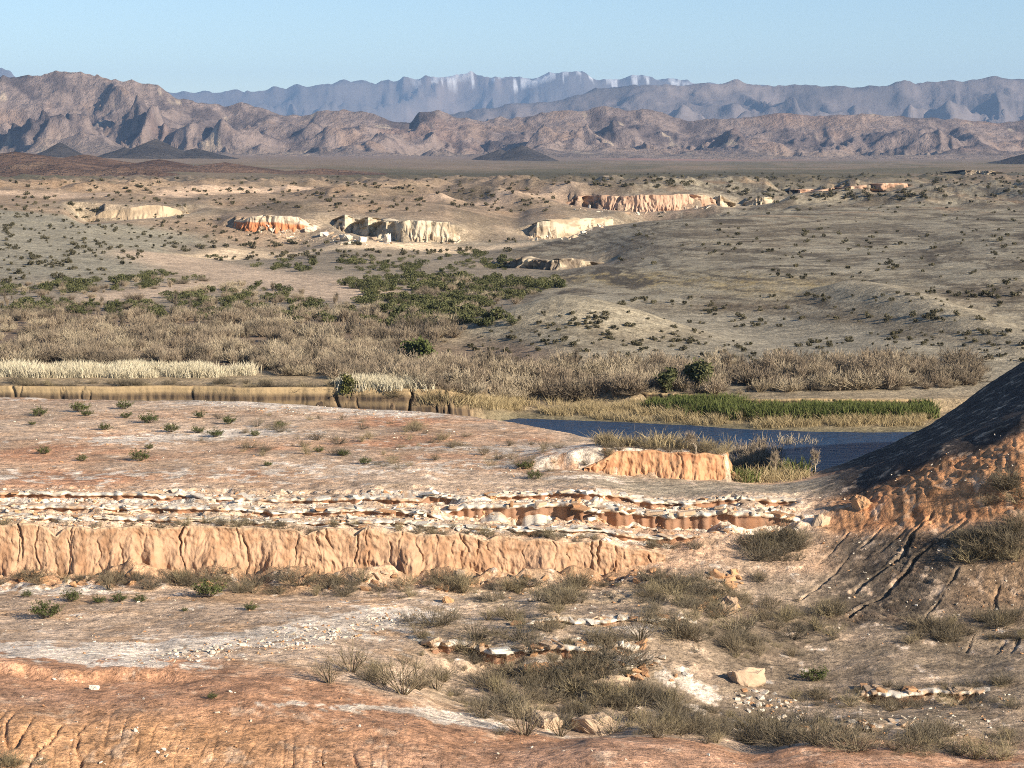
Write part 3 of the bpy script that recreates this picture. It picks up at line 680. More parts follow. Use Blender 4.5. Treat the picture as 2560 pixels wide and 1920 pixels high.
# ------------------------------------------------------------------ mountains
def range_mesh(name, prof, r_c, r0, r1, nu, nr_, wl_, amp, cf, zbase, mat, label, umax=0.29, seed=300, sharp=1.0, front=0.5, kind="structure", cat="mountains"):
    """a mountain range: ridged relief in world space, its skyline following the measured heights"""
    us = np.linspace(-umax, umax, nu); ds = np.linspace(r0, r1, nr_)
    ii, d = np.meshgrid(us, ds); d = d.T; uu = ii.T
    x = uu * d; y = d
    xs = np.array([p[0] for p in prof], float); ys = np.array([p[1] for p in prof], float)
    crest = np.interp(us, px2u(xs), ray(xs, ys)[1] * r_c) - zbase       # height above the plain
    k = np.exp(-np.linspace(-2, 2, 9) ** 2); k /= k.sum()
    crest_s = np.convolve(np.pad(crest, 4, mode='edge'), k, 'valid')
    k2 = np.exp(-np.linspace(-2, 2, 61) ** 2); k2 /= k2.sum()
    crest_l = np.convolve(np.pad(crest, 30, mode='edge'), k2, 'valid')
    t = (d - r0) / (r_c - r0)
    t = t + 0.16 * fbm(x / (wl_ * 1.3), y / (wl_ * 3), seed + 40, 3) * sstep(0, .3, t)
    wx = x + 0.30 * wl_ * fbm(x / wl_, y / wl_, seed, 3); wy = y + 0.30 * wl_ * fbm(x / wl_ + 5, y / wl_, seed + 3, 3)
    R = ridged(wx / wl_, wy / (wl_ * 1.5), seed + 10, 5, 0.5)
    R2 = ridged(wx / (wl_ * .36), wy / (wl_ * .55), seed + 20, 4, 0.5)
    R3 = 1.6 * (ridged(wx / (wl_ * .15), wy / (wl_ * .24), seed + 25, 3) - .45)
    env = np.where(t < 1, np.clip(t, 0, 1) ** sharp, np.clip(1 - (t - 1) * 0.8, 0, 1))
    base = mix(crest_l[:, None], crest_s[:, None], sstep(.55, .95, env)) * env
    # valleys cut back from the crest, spurs and foothills left standing between them
    cut = np.clip(4 * env * (1 - env), 0, 1)
    fr = front * np.exp(-((t - 0.40) / 0.18) ** 2)
    z = base * (1 - amp * cut * (1 - R)) + fr * crest_l[:, None] * (1.25 * R - 0.25) * (0.7 + 0.5 * fbm(x / (wl_ * 2), y / (wl_ * 3), seed + 33, 2))
    z = z + crest_l[:, None] * sstep(0.05, 0.3, t) * (0.26 * (R2 - 0.45) * (0.30 + 0.70 * cut) + 0.075 * R3 * (.3 + .7 * cut))
    z = np.where(t > 1.05, np.minimum(z, base), z)
    z = np.clip(z, 0, None) * sstep(0.0, 0.08, (d - r0) / (r_c - r0)) - 1.0
    want = np.interp(us, px2u(xs), ray(xs, ys)[1])
    ang = (z + zbase) / d; jm = ang.argmax(1)
    ratio = (want * ds[jm] - zbase) / np.maximum(z[np.arange(nu), jm], 1)
    ratio = np.convolve(np.pad(ratio, 12, mode='edge'), np.ones(25) / 25, 'valid')
    z = z * np.clip(ratio, 0.4, 2)[:, None]
    c = cf(x, y, z, z / np.maximum(crest_s[:, None], 1), R, R2)
    v = np.stack([x, y, z + zbase + CAMZ], -1).reshape(-1, 3)
    f = grid_faces(nu, nr_)[:, ::-1]
    me = mesh_np(name, v, f, mat, c.reshape(-1, 3), smooth=False)
    o = add(name, me); tag(o, label, cat, kind=kind)
    return o
s2 = 0.4629
mid_prof = [(-400, 85), (-100, 80), (0, 77), (28, 76.5), (56, 72), (93, 73), (116, 80), (139, 82), (153, 83), (171, 91), (183, 100), (208, 103), (227, 106), (241, 103), (259, 106),
            (282, 115), (301, 116), (324, 111), (347, 110), (370, 112.5), (393, 121), (412, 123), (419, 113), (435, 110), (458, 117), (481, 121), (500, 118), (523, 117), (555, 111),
            (588, 110), (602, 106), (616, 107), (625, 111), (648, 109), (662, 113), (685, 121), (708, 119), (740, 118), (778, 113), (815, 116), (856, 114), (880, 115), (917, 118),
            (954, 119), (995, 123), (1024, 120), (1150, 118), (1400, 120)]
def mid_col(x, y, z, hn, R, R2):
    n = fbm(x / 260, y / 260, 401, 5); n2 = fbm(x / 70, y / 70, 406, 4)
    c = np.zeros(x.shape + (3,), f4) + C(.25, .195, .172)
    def p(cc, m): c.__iadd__((cc - c) * np.clip(m, 0, 1)[..., None])
    p(C(.125, .10, .097), sstep(0.0, .3, n + .45 * n2)); p(C(.28, .20, .155), sstep(.05, .35, -n + .35 * n2) * .8)
    p(C(.25, .165, .13), sstep(.2, .45, fbm(x / 420, y / 420, 411, 4)) * .6)
    p(C(.48, .39, .29), sstep(.34, .46, fbm(x / 120, y / 160, 415, 3)) * .75)
    p(C(.24, .19, .15), sstep(.30, .05, hn) * .6)
    return c
range_mesh("mountain_range", mid_prof, 7800, 6300, 9400, 900, 170, 620, 0.95, mid_col, -30, MAT_MOUNT, "brown craggy desert mountains across the whole valley", seed=300, sharp=0.9, front=0.55)
vio_prof = [(-400, 130), (380, 130), (440, 118), (470, 110), (520, 104), (560, 100), (600, 88), (625, 85.5), (655, 85), (700, 84), (720, 83), (735, 82), (742, 84), (765, 84.5), (810, 85.5), (856, 87),
            (890, 84), (925, 80.5), (945, 82), (972, 79), (990, 77), (1005, 78.5), (1024, 79.5), (1120, 82), (1400, 90)]
def vio_col(x, y, z, hn, R, R2):
    n = fbm(x / 900, y / 900, 421, 5)
    c = np.zeros(x.shape + (3,), f4) + C(.165, .140, .135)
    c += (C(.10, .088, .088) - c) * sstep(0, .35, n)[..., None]
    c += (C(.22, .18, .16) - c) * (sstep(.1, .4, -n) * .7)[..., None]
    return c
range_mesh("violet_mountains", vio_prof, 17500, 14000, 20500, 600, 90, 1700, 0.95, vio_col, -60, MAT_FAR, "hazy violet mountain range behind the brown one", seed=330, sharp=0.8, front=0.4)
far_prof = [(-400, 90), (-60, 82), (0, 69), (12, 70), (25, 78), (60, 95), (180, 92), (230, 91.5), (260, 90), (296, 87), (310, 85), (335, 83), (352, 79.5), (370, 83), (403, 79), (430, 76.5), (454, 76), (472, 73.5),
            (495, 76), (523, 79.5), (546, 74), (565, 71.5), (583, 73), (597, 78.5), (616, 79.5), (630, 76), (648, 77.5), (671, 78), (694, 83), (730, 84), (800, 88), (1024, 92), (1400, 95)]
def far_col(x, y, z, hn, R, R2):
    n = fbm(x / 2500, y / 2500, 431, 5)
    c = np.zeros(x.shape + (3,), f4) + C(.12, .105, .10)
    c += (C(.19, .15, .13) - c) * (sstep(0, .35, n) * .8)[..., None]
    sn = .55 * sstep(.90, .905, hn + .07 * perlin(x / 120, y / 600, 441) + .03 * n) * sstep(px2u(380), px2u(460), x / y) * sstep(px2u(710), px2u(670), x / y) * sstep(.05, .12, perlin(x / 150, y / 800, 445) + .5 * perlin(x / 60, y / 300, 446))
    c += (C(.86, .88, .92) - c) * sn[..., None]
    return c
range_mesh("snowy_mountains", far_prof, 30500, 25500, 34500, 900, 64, 2600, 0.95, far_col, -100, MAT_FAR, "distant blue mountains with snow along the crest", seed=360, sharp=0.75, front=0.35)

# low dark hills on the plain
def dome(name, label, blobs, c1, c2, seed, mat, cat="hill"):
    """a hill from a few overlapping mounds: (x, y of summit in the picture, distance, half width m, half depth m, skew)"""
    P = []
    for (x, y, d, wx, wy) in blobs:
        u, t = ray(x, y); P.append((float(u) * d, d, float(t) * d, wx, wy))
    x0 = min(p[0] - p[3] for p in P); x1 = max(p[0] + p[3] for p in P); y0 = min(p[1] - p[4] for p in P); y1 = max(p[1] + p[4] for p in P)
    gx, gy = np.meshgrid(np.linspace(x0, x1, 110), np.linspace(y0, y1, 56))
    g = ground(gx, gy)
    h = np.zeros_like(gx) - 6
    for (cx, cy, top, wx, wy) in P:
        gz = float(ground(cx, cy)); r = np.hypot((gx - cx) / wx, (gy - cy) / wy) * (1 + 0.16 * fbm(gx / (wx * .6), gy / (wy * .6), seed, 3))
        h = np.maximum(h, (top - gz + 6) * np.clip(1 - r, 0, 1) ** 1.15 - 6)
    h = h + 0.05 * (h + 6) * fbm(gx / 60, gy / 60, seed + 5, 4)
    n = fbm(gx / 120, gy / 120, seed + 9, 4)[..., None]
    c = np.clip(C(*c1) + (C(*c2) - C(*c1)) * sstep(-.2, .3, n), .01, 1)
    me = mesh_np(name, np.stack([gx, gy, g + h + CAMZ], -1).reshape(-1, 3), grid_faces(56, 110), mat, c.reshape(-1, 3), smooth=True)
    return tag(add(name, me), label, cat, kind="structure")
BK1, BK2 = (.055, .05, .05), (.085, .075, .07)
dome("dark_hill", "broad black cone hill below the tall brown mountain", [(156, 138.5, 4700, 105, 260), (196, 148, 4750, 120, 200), (125, 147, 4650, 80, 200)], BK1, BK2, 501, MAT_MOUNT)
dome("dark_hill", "small pointed black cone hill beside the broad one", [(60, 142, 4600, 62, 200)], BK1, BK2, 511, MAT_MOUNT)
dome("dark_hill", "flat black mound at the foot of the middle mountains", [(522, 145, 5200, 110, 240), (500, 149, 5200, 90, 200)], BK1, BK2, 521, MAT_MOUNT)
dome("dark_hill", "black hill cut off by the picture's right edge", [(1062, 142, 4200, 150, 260)], BK1, BK2, 531, MAT_MOUNT)
BR1, BR2 = (.12, .075, .055), (.18, .115, .08)
dome("brown_hill", "long dark brown ridge on the plain under the tall mountain", [(15, 151, 2300, 170, 300), (85, 154, 2400, 130, 260), (160, 159, 2350, 110, 240), (225, 162, 2300, 130, 240), (320, 168, 2250, 150, 220)], BR1, BR2, 541, MAT_MOUNT)
dome("brown_hill", "low brown knoll in front of the long brown ridge", [(40, 162, 2000, 130, 160), (120, 166, 1980, 110, 150)], (.14, .09, .065), (.22, .15, .105), 551, MAT_MOUNT)

# ------------------------------------------------------------------ cliffs
def resample(p, n):
    p = np.array(p, float); s = np.concatenate([[0], np.cumsum(np.hypot(np.diff(p[:, 0]), np.diff(p[:, 1])))])
    t = np.linspace(0, s[-1], n)
    return np.stack([np.interp(t, s, p[:, k]) for k in range(p.shape[1])], 1), t
def cliff(name, label, pts, n, m_, flute_w, flute_a, crack, lean, colf, mat, seed, back=2.5, foot=0.6, cat="cliff", drop=0.6, topn=0.15, notch=0.0, rough=0.0):
    """eroded face along a ground line: pts rows = X, Y, z top, z bottom (relative to camera)"""
    r = np.random.default_rng(seed)
    P, s = resample(pts, n)
    tx, ty = np.gradient(P[:, 0]), np.gradient(P[:, 1]); L = np.hypot(tx, ty) + 1e-9
    k = np.ones(9) / 9
    nx = np.convolve(np.pad(ty / L, 4, mode='edge'), k, 'valid'); ny = np.convolve(np.pad(-tx / L, 4, mode='edge'), k, 'valid')
    zt = P[:, 2] + topn * fbm(s / flute_w / 2, s * 0, seed + 1, 4); zb = P[:, 3]
    v = np.linspace(0, 1, m_)[None, :]; S = s[:, None]; H = (zt - zb)[:, None]
    off = flute_a * (np.abs(fbm(S / flute_w + 0 * v, v * 0.3 * H / flute_w + 3.1, seed, 3)) * 1.6 - 0.4) * (0.45 + 1.3 * np.clip(.5 + fbm(S / (flute_w * 5) + 0 * v, v * .2 + 1.5, seed + 5, 2), 0, 1))
    off = off + 1.3 * flute_a * fbm(S / (flute_w * 2.7) + 0 * v, v * 0.2 * H / flute_w + 8.1, seed + 6, 3)
    off = off + 0.3 * flute_a * fbm(S / (flute_w * .3) + 0 * v, v * H / flute_w, seed + 7, 3)
    zt = zt - notch * sum(r.uniform(.35, 1.0) * np.exp(-(np.abs(s - q_) / r.uniform(.25, .8)) ** 2) for q_ in r.uniform(0, s[-1], 9)) if notch else zt
    H = (zt - zb)[:, None]
    vary = np.clip(.55 + 1.7 * fbm(S / (flute_w * 4.2) + 0 * v, v * 0 + 6.6, seed + 21, 2), 0.3, 1.5)
    for _ in range(crack[0]):
        c = s[-1] * r.uniform() ** 1.25; w = r.uniform(*crack[1]); dp = r.uniform(*crack[2]); b0 = r.uniform(-0.15, 0.75); b1 = b0 + r.uniform(0.25, 1.1)
        wob = c + flute_w * .22 * perlin(v * 2.2 + c, v * 0 + 0.5, seed + 3) + flute_w * .06 * perlin(v * 7 + c, v * 0 + 0.5, seed + 4)
        off = off - vary * dp * np.exp(-(np.abs(S - wob) / w) ** 3) * sstep(b0 - 0.1, b0 + 0.1, v) * (1 - sstep(b1 - .1, b1 + .1, v))
    tal = np.clip(.9 + 3.0 * fbm(S / (flute_w * 2.2) + 0 * v, v * 0 + 2.2, seed + 13, 3), .1, 2.8)
    off = off - lean * v * H + foot * H * tal * (1 - v) ** (4.2 - 1.2 * np.clip(tal, 0, 2)) * (1 + .5 * fbm(S / .9 + 0 * v, v * H / .9, seed + 14, 3))
    off = off - .55 * vary * flute_a * (1 - sstep(0, .3, np.abs(perlin(S / (flute_w * .26) + .4 * np.sin(3 * v + S), v * .5, seed + 18)))) * (1.2 - v)
    if rough:
        zz_ = v * H
        off = off + rough * (1.0 * fbm(S / .55 + 0 * v, zz_ / .5, seed + 22, 4) + .55 * np.clip(perlin(zz_ * 1.9 + .5 * fbm(S / 4 + 0 * v, v * 0, seed + 23, 2), S / 30 + 0 * v, seed + 24), -.3, .5))
    crumb = sstep(.55, .1, v + .25 * fbm(S / 2.5 + 0 * v, v * 0 + .5, seed + 16, 2))
    off = off + flute_a * (.5 + 2.2 * crumb) * fbm(S / (flute_w * .22) + 0 * v, v * H / (flute_w * .3), seed + 17, 3)
    off = off + 0.35 * flute_a * perlin(v * H * 1.4 / flute_w + 0.2 * S, S * 0.15 / flute_w, seed + 11)
    x = P[:, 0:1] + nx[:, None] * off; y = P[:, 1:2] + ny[:, None] * off; z = zb[:, None] - drop * (1 - v) ** 3 + H * v
    # top cap running back into the ground
    caps = []
    for q, dz in ((0.2, 0.0), (1.0, -.45 if back < 6 else -3.0)):
        caps.append(np.stack([x[:, -1] - nx * back * q, y[:, -1] - ny * back * q, z[:, -1] + dz], -1))
    V = np.concatenate([np.stack([x, y, z], -1), np.stack(caps, 1)], 1)
    mm = m_ + 2
    vv = np.concatenate([np.repeat(v, n, 0), np.ones((n, 2))], 1)
    c = colf(V[..., 0], V[..., 1], V[..., 2], vv, S / s[-1] + 0 * vv)
    V[..., 2] += CAMZ
    me = mesh_np(name, V.reshape(-1, 3), grid_faces(n, mm)[:, ::-1], mat, np.clip(c, .02, .9).reshape(-1, 3), smooth=False)
    o = add(name, me); tag(o, label, cat, kind="structure")
    return o
def wall_pts(xs, zt_off=0.0, zb_off=0.0, dfun=None, n=60, doff=0.0):
    us = np.linspace(px2u(xs[0]), px2u(xs[1]), n); d = (dfun or WALLD)(us) + doff
    zt = ground(us * (d + 2.0), d + 2.0) + zt_off; zb = ground(us * (d - 1.2), d - 1.2) + zb_off
    return np.stack([us * d, d, zt, zb], 1)
def col_wall(x, y, z, v, s):
    n = fbm(s * 60, v * 1.2, 601, 4)[..., None]; n2 = fbm(s * 20, v * 5, 605, 3)[..., None]
    c = C(.475, .305, .19) + (C(.385, .225, .13) - C(.475, .305, .19)) * sstep(-.1, .35, n + .3 * n2)
    c = c + (C(.44, .27, .15) - c) * sstep(.3, 0.0, v + .12 * n[..., 0])[..., None] * .7
    bed = perlin(v * 9 + .4 * n[..., 0], s * 6, 607)[..., None]; c = c * (1 + .16 * bed)
    return c + (C(.52, .39, .26) - c) * sstep(.93, 1.0, v + .05 * n[..., 0])[..., None] * .6
P = wall_pts((-110, 668))
P[:, 3] = np.minimum(P[:, 3], P[:, 2] - 0.1)
wall = cliff("clay_bluff", "long fluted orange clay bluff across the middle foreground", P, 1200, 54, 1.9, 0.11, (64, (.03, .09), (.12, .7)), 0.12, col_wall, MAT_CLIFF, 71, back=1.6, foot=0.40, drop=0.5, topn=.34, notch=.42, rough=.17)
# promontory above the river bend
us = px2u(np.array([585, 620, 660, 700, 728, 734]))
dd = np.array([177.6, 177.9, 177.8, 177.6, 177.8, 181])
zt = np.array([ground(u * (d + 2.2), d + 2.2) for u, d in zip(us, dd)]); zt[-1] = zt[-2]; zb = np.array([ground(u * (d - 1.4), d - 1.4) for u, d in zip(us, dd)]); zb[-2:] -= .25
zt = np.maximum(zt, zb + np.array([.1, 1.3, 1.9, 2.1, 2.2, 2.2])); zt[0] = zb[0] + .1
def col_prom(x, y, z, v, s):
    n = fbm(s * 30, v * 3, 611, 4)[..., None]
    c = C(.52, .30, .165) + (C(.42, .21, .11) - C(.52, .30, .165)) * sstep(-.1, .3, n)
    return c
cliff("clay_promontory", "blocky orange clay promontory ending above the river bend", np.stack([us * dd, dd, zt, zb], 1), 300, 30, 1.8, 0.14, (16, (.04, .13), (.2, .6)), 0.12, col_prom, MAT_CLIFF, 81, back=3.0, foot=0.25, drop=0.4, topn=.3, notch=.2, rough=.14)
# rock ledges with overhanging lips above the bluff
def slab(name, label, xs, dfun, thick, over, colr, seed, n=420, gap=None):
    """the soft bed under a ledge: crumbling face below the broken capping blocks"""
    us = np.linspace(px2u(xs[0]), px2u(xs[1]), n); d = dfun(us)
    x = us * d; s = x - x[0]
    jag = 0.25 * perlin(s / 3, s * 0, seed) + .10 * perlin(s / .9, s * 0, seed + 1) - .25
    h0 = ground(us * (d + over + .8), d + over + .8)
    k = np.ones(15) / 15; h0 = np.convolve(np.pad(h0, 7, mode='edge'), k, 'valid')
    top = h0 - .02 + 0.04 * perlin(s / 0.5, s * 0, seed + 4)
    rws = []
    def row(dy, zz): rws.append(np.stack([us * (d + dy), d + dy, zz + CAMZ], -1))
    nz = lambda a, q, b: a * perlin(s / q, s * 0 + b, seed + 9)
    row(2.2 + 0 * d, ground(us * (d + 2.2), d + 2.2) - 0.15); row(0.9 + jag, top); row(0.35 + jag + nz(.1, .5, 1), top - .02)
    for q in (.22, .4, .7, 1.0): row(0.25 + jag + nz(.08, .45, q * 9) + (.3 if q > .3 else 0), top - q * (thick + .35))
    row(jag + .9, top - thick - 1.1)
    V = np.stack(rws, 1)
    v = np.linspace(0, 1, len(rws))[None, :] + 0 * V[..., 0]
    c = colr(V[..., 0], V[..., 1], V[..., 2], v, np.clip(.5 + fbm(s / 4, s * 0, seed + 2, 3), 0, 1)[:, None] + 0 * v)
    me = mesh_np(name, V.reshape(-1, 3), grid_faces(n, len(rws)), MAT_CLIFF, np.clip(c, .02, .9).reshape(-1, 3))
    o = add(name, me); tag(o, label, "ledge", kind="structure"); return o
def col_led(x, y, z, v, s):
    n = fbm(x / .9, y / .9, 621, 4)[..., None]; n2 = fbm(x / 3, y / 3, 625, 3)[..., None]
    c = C(.46, .31, .20) + (C(.68, .61, .50) - C(.46, .31, .20)) * sstep(-.3, .05, n + .5 * n2)
    return c + (C(.29, .145, .08) - c) * (sstep(.45, .58, v)[..., None] * .9)
ledges = [slab("rock_ledge", lab, xs_, lf_, th_, ov_, col_led, sd_, n=max(160, int((xs_[1] - xs_[0]) * 2.2))) for lab, xs_, lf_, th_, ov_, sd_, dp_ in LEDGES]
# far bank of the river
def col_bank(x, y, z, v, s):
    n = fbm(s * 120, v * 1.0, 631, 4)[..., None]
    c = C(.155, .11, .068) + (C(.06, .045, .034) - C(.155, .11, .068)) * sstep(-.15, .2, n + .25 * fbm(s * 14, v * 0, 635, 2)[..., None])  # streaks darkened in the colour for hanging roots and their shadows
    return c + (C(.46, .34, .19) - c) * (np.maximum(sstep(.80, .86, v), .5 * np.exp(-((v - .62) / .05) ** 2)) * .75)[..., None]
us = np.linspace(px2u(-110), px2u(470), 60); dd = FAR(us) + 1.4 * perlin(us * FAR(us) / 16, us * 0 + 9.5, 91) + 0.6
zt = ground(us * (dd + 6), dd + 6); zb = zt * 0 - 37.6
cliff("river_bank", "vertical tan cut bank under the pale grass across the river", np.stack([us * dd, dd, zt, zb], 1), 700, 18, 3.2, 0.12, (36, (.08, .3), (.3, .9)), 0.05, col_bank, MAT_CLIFF, 91, back=4.5, foot=0.1, cat="bank")
us = np.linspace(px2u(640), px2u(935), 40); dd = FAR(us) + 17 + 0.2
zt = ground(us * (dd + 3), dd + 3); zb = ground(us * (dd - 2), dd - 2)
cliff("river_bank", "low tan cut bank behind the green reeds", np.stack([us * dd, dd, np.maximum(zt, zb + 1.1), zb], 1), 300, 10, 2.2, 0.2, (40, (.08, .3), (.3, .8)), 0.1, col_bank, MAT_CLIFF, 97, back=3.5, foot=0.15, cat="bank")
# far cliffs: picture line of the foot (x, y foot, y top, distance)
def far_cliff(name, label, rowsp, n, m_, fw, fa, crack, colf, seed, back=14, cat="cliff", foot=.42, lean=.10):
    pts = []
    for (x, yb, yt, d) in rowsp:
        u, tb = ray(x, yb); tt = ray(x, yt)[1]
        pts.append([float(u) * d, d, float(tt) * d, float(tb) * d])
    for e in (0, -1): pts[e][2] = pts[e][3] + .25 * (pts[e][2] - pts[e][3])
    return cliff(name, label, pts, n, m_, fw, fa, crack, lean, colf, MAT_FARCLIFF, seed, back=back, foot=foot, drop=3.0, cat=cat, topn=1.5)
def col_white(x, y, z, v, s):
    n = fbm(x / 6, z / 3, 641, 4)[..., None]
    c = C(.54, .46, .34) + (C(.36, .285, .195) - C(.54, .46, .34)) * sstep(-.1, .25, n)
    return c + (C(.45, .35, .25) - c) * sstep(.14, .0, v)[..., None] * .6
def col_redw(x, y, z, v, s):
    n = fbm(x / 6, z / 3, 651, 4)[..., None]
    c = C(.58, .49, .37) + (C(.46, .37, .26) - C(.66, .56, .42)) * sstep(0, .3, n)
    return c + (C(.50, .21, .10) - c) * sstep(.62, .5, v + .1 * n[..., 0])[..., None]
def col_or(x, y, z, v, s):
    n = fbm(x / 9, z / 5, 661, 4)[..., None]
    c = C(.52, .36, .255) + (C(.42, .265, .18) - C(.52, .36, .255)) * sstep(-.1, .3, n)
    return c + (C(.6, .45, .3) - c) * sstep(.2, .0, v)[..., None] * .5
def col_dk(x, y, z, v, s):
    n = fbm(x / 3, z / 3, 671, 4)[..., None]
    return C(.20, .16, .12) + (C(.50, .42, .30) - C(.20, .16, .12)) * sstep(.05, .25, n)
def col_tan(x, y, z, v, s):
    n = fbm(x / 8, z / 3, 681, 4)[..., None]
    return C(.50, .39, .265) + (C(.40, .31, .21) - C(.50, .39, .265)) * sstep(-.1, .3, n)
COLF = dict(col_tan=col_tan, col_white=col_white, col_redw=col_redw, col_or=col_or, col_dk=col_dk)
for args, kw in FAR_CLIFFS:
    far_cliff(*args[:8], COLF[args[8]], args[9], **kw)

# ------------------------------------------------------------------ haze
hx0, hy0, hz0, hz1 = 27000.0, -200.0, -90.0, 1300.0
hv = [(-hx0, hy0, hz0), (hx0, hy0, hz0), (hx0, 36500, hz0), (-hx0, 36500, hz0), (-hx0, hy0, hz1), (hx0, hy0, hz1), (hx0, 36500, hz1), (-hx0, 36500, hz1)]
hf = np.array([(0, 3, 2, 1), (4, 5, 6, 7), (0, 1, 5, 4), (1, 2, 6, 5), (2, 3, 7, 6), (3, 0, 4, 7)])
hm = bpy.data.materials.new("haze_air"); hm.use_nodes = True
hn = hm.node_tree; hn.nodes.remove(hn.nodes["Principled BSDF"])
pv = hn.nodes.new("ShaderNodeVolumePrincipled")
pv.inputs["Color"].default_value = (.38, .61, 1.0, 1); pv.inputs["Density"].default_value = 2.6e-5; pv.inputs["Anisotropy"].default_value = 0.0
hn.links.new(pv.outputs["Volume"], hn.nodes["Material Output"].inputs["Volume"])
tag(add("haze", mesh_np("haze", np.array(hv), hf, hm)), "thin blue haze over the whole valley", "haze", kind="stuff")

# ------------------------------------------------------------------ plant shapes (unit height, base at the origin)
MAT_TWIG = plant_mat("dry_twigs", (.095, .078, .05), (.235, .19, .125))
MAT_TWIG2 = plant_mat('tan_twigs', (.18, .15, .085), (.33, .27, .165))
MAT_TWIG3 = plant_mat('dark_twigs', (.085, .074, .055), (.19, .16, .112))
MAT_THICK2 = plant_mat('pale_thicket_twigs', (.28, .23, .155), (.47, .395, .28))
MAT_THICK3 = plant_mat('dark_thicket_twigs', (.11, .092, .068), (.24, .195, .14))
MAT_GREYTWIG = plant_mat("thicket_twigs", (.17, .135, .098), (.38, .305, .215))
MAT_STEM = plant_mat("shrub_stems", (.09, .07, .05), (.16, .125, .09))
MAT_LEAF = plant_mat("creosote_leaves", (.045, .062, .02), (.105, .12, .04))
MAT_GREEN = plant_mat("thicket_leaves", (.048, .058, .022), (.14, .138, .062))
MAT_DOT = plant_mat("desert_shrub_leaves", (.05, .048, .028), (.13, .115, .07))
MAT_PALEGRASS = plant_mat("pale_grass", (.46, .40, .27), (.68, .62, .46))
MAT_REED = plant_mat("green_reeds", (.05, .072, .018), (.135, .15, .05))
MAT_WILLOW = plant_mat("willow_leaves", (.075, .08, .022), (.16, .15, .05))
MAT_BARK = plant_mat("pale_bark", (.30, .25, .18), (.46, .40, .31))
MAT_STRAW = plant_mat("dry_grass", (.28, .22, .12), (.46, .37, .21))

def strips(P, W, r):
    """ribbons along polylines P (n, k, 3) with widths W (n, k)"""
    n, k, _ = P.shape
    d = P[:, -1] - P[:, 0]; a = r.normal(size=(n, 3)); sd = np.cross(d, a); sd /= np.linalg.norm(sd, axis=1, keepdims=True) + 1e-9
    V = np.stack([P - sd[:, None] * W[..., None] / 2, P + sd[:, None] * W[..., None] / 2], 2).reshape(-1, 3)
    f = []
    b = np.arange(n)[:, None] * (2 * k)
    for i in range(k - 1):
        f.append(np.stack([b[:, 0] + 2 * i, b[:, 0] + 2 * i + 1, b[:, 0] + 2 * i + 3, b[:, 0] + 2 * i + 2], 1))
    return V, np.concatenate(f)
def leaves(Pc, size, r, flat=0.0):
    n = len(Pc); a = r.normal(size=(n, 3)); a /= np.linalg.norm(a, axis=1, keepdims=True); b = np.cross(a, r.normal(size=(n, 3))); b /= np.linalg.norm(b, axis=1, keepdims=True)
    sz = size * r.uniform(.6, 1.4, n)[:, None]
    V = np.stack([Pc - a * sz, Pc + b * sz * .7, Pc + a * sz, Pc - b * sz * .7], 1).reshape(-1, 3)
    return V, np.arange(n * 4).reshape(n, 4)
def cat_parts(parts):
    vs, fs, off = [], [], 0
    for v, f in parts:
        vs.append(v); fs.append(f + off); off += len(v)
    return np.concatenate(vs), np.concatenate(fs)
def stems(r, n, spread, wide, w, lean=1.0):
    az = r.uniform(0, 2 * np.pi, n); po = spread * np.sqrt(r.uniform(0, 1, n)); L = r.uniform(.55, 1.0, n) * (1 - .12 * po)
    dirv = np.stack([np.sin(po) * np.cos(az) * wide, np.sin(po) * np.sin(az) * wide, np.cos(po)], 1)
    base = np.stack([.10 * wide * np.cos(az) * r.uniform(0, 1, n), .10 * wide * np.sin(az) * r.uniform(0, 1, n), 0 * az - .03], 1)
    j = r.normal(size=(n, 3)) * .05
    P = np.stack([base, base + dirv * L[:, None] * .5 + j + [0, 0, .04], base + dirv * L[:, None] + j * .5], 1)
    return P, np.stack([np.full(n, w), np.full(n, w * .7), np.full(n, w * .25)], 1)
def twigs(r, P, per, l, w, up=.3):
    n = len(P); i = np.repeat(np.arange(n), per); t = r.uniform(.3, 1, len(i))[:, None]
    a = np.where(t < .5, P[i, 0] + (P[i, 1] - P[i, 0]) * t * 2, P[i, 1] + (P[i, 2] - P[i, 1]) * (t - .5) * 2)
    d = (P[i, 2] - P[i, 0]); d /= np.linalg.norm(d, axis=1, keepdims=True); d = d + r.normal(size=d.shape) * .55 + [0, 0, up]; d /= np.linalg.norm(d, axis=1, keepdims=True)
    e = a + d * (l * r.uniform(.5, 1.2, len(i)))[:, None]; e[:, 2] = np.maximum(e[:, 2], .02)
    return np.stack([a, e], 1), np.stack([np.full(len(i), w), np.full(len(i), w * .35)], 1)
def mk_dry(seed, wide=1.0, n=70, per=5, w=.022, spread=1.15, up=.3, mat=None, tw=.013, l=.34):
    r = np.random.default_rng(seed); P, W = stems(r, n, spread, wide, w)
    T, TW = twigs(r, P, per, l, tw, up); T2, TW2 = twigs(r, np.concatenate([T[:, :1], (T[:, :1] + T[:, 1:]) / 2, T[:, 1:]], 1), 1, l * .55, tw * .8, up)
    v, f = cat_parts([strips(P, W, r), strips(T, TW, r), strips(T2, TW2, r)])
    return mesh_np("dry_shrub", v, f, mat or MAT_TWIG)
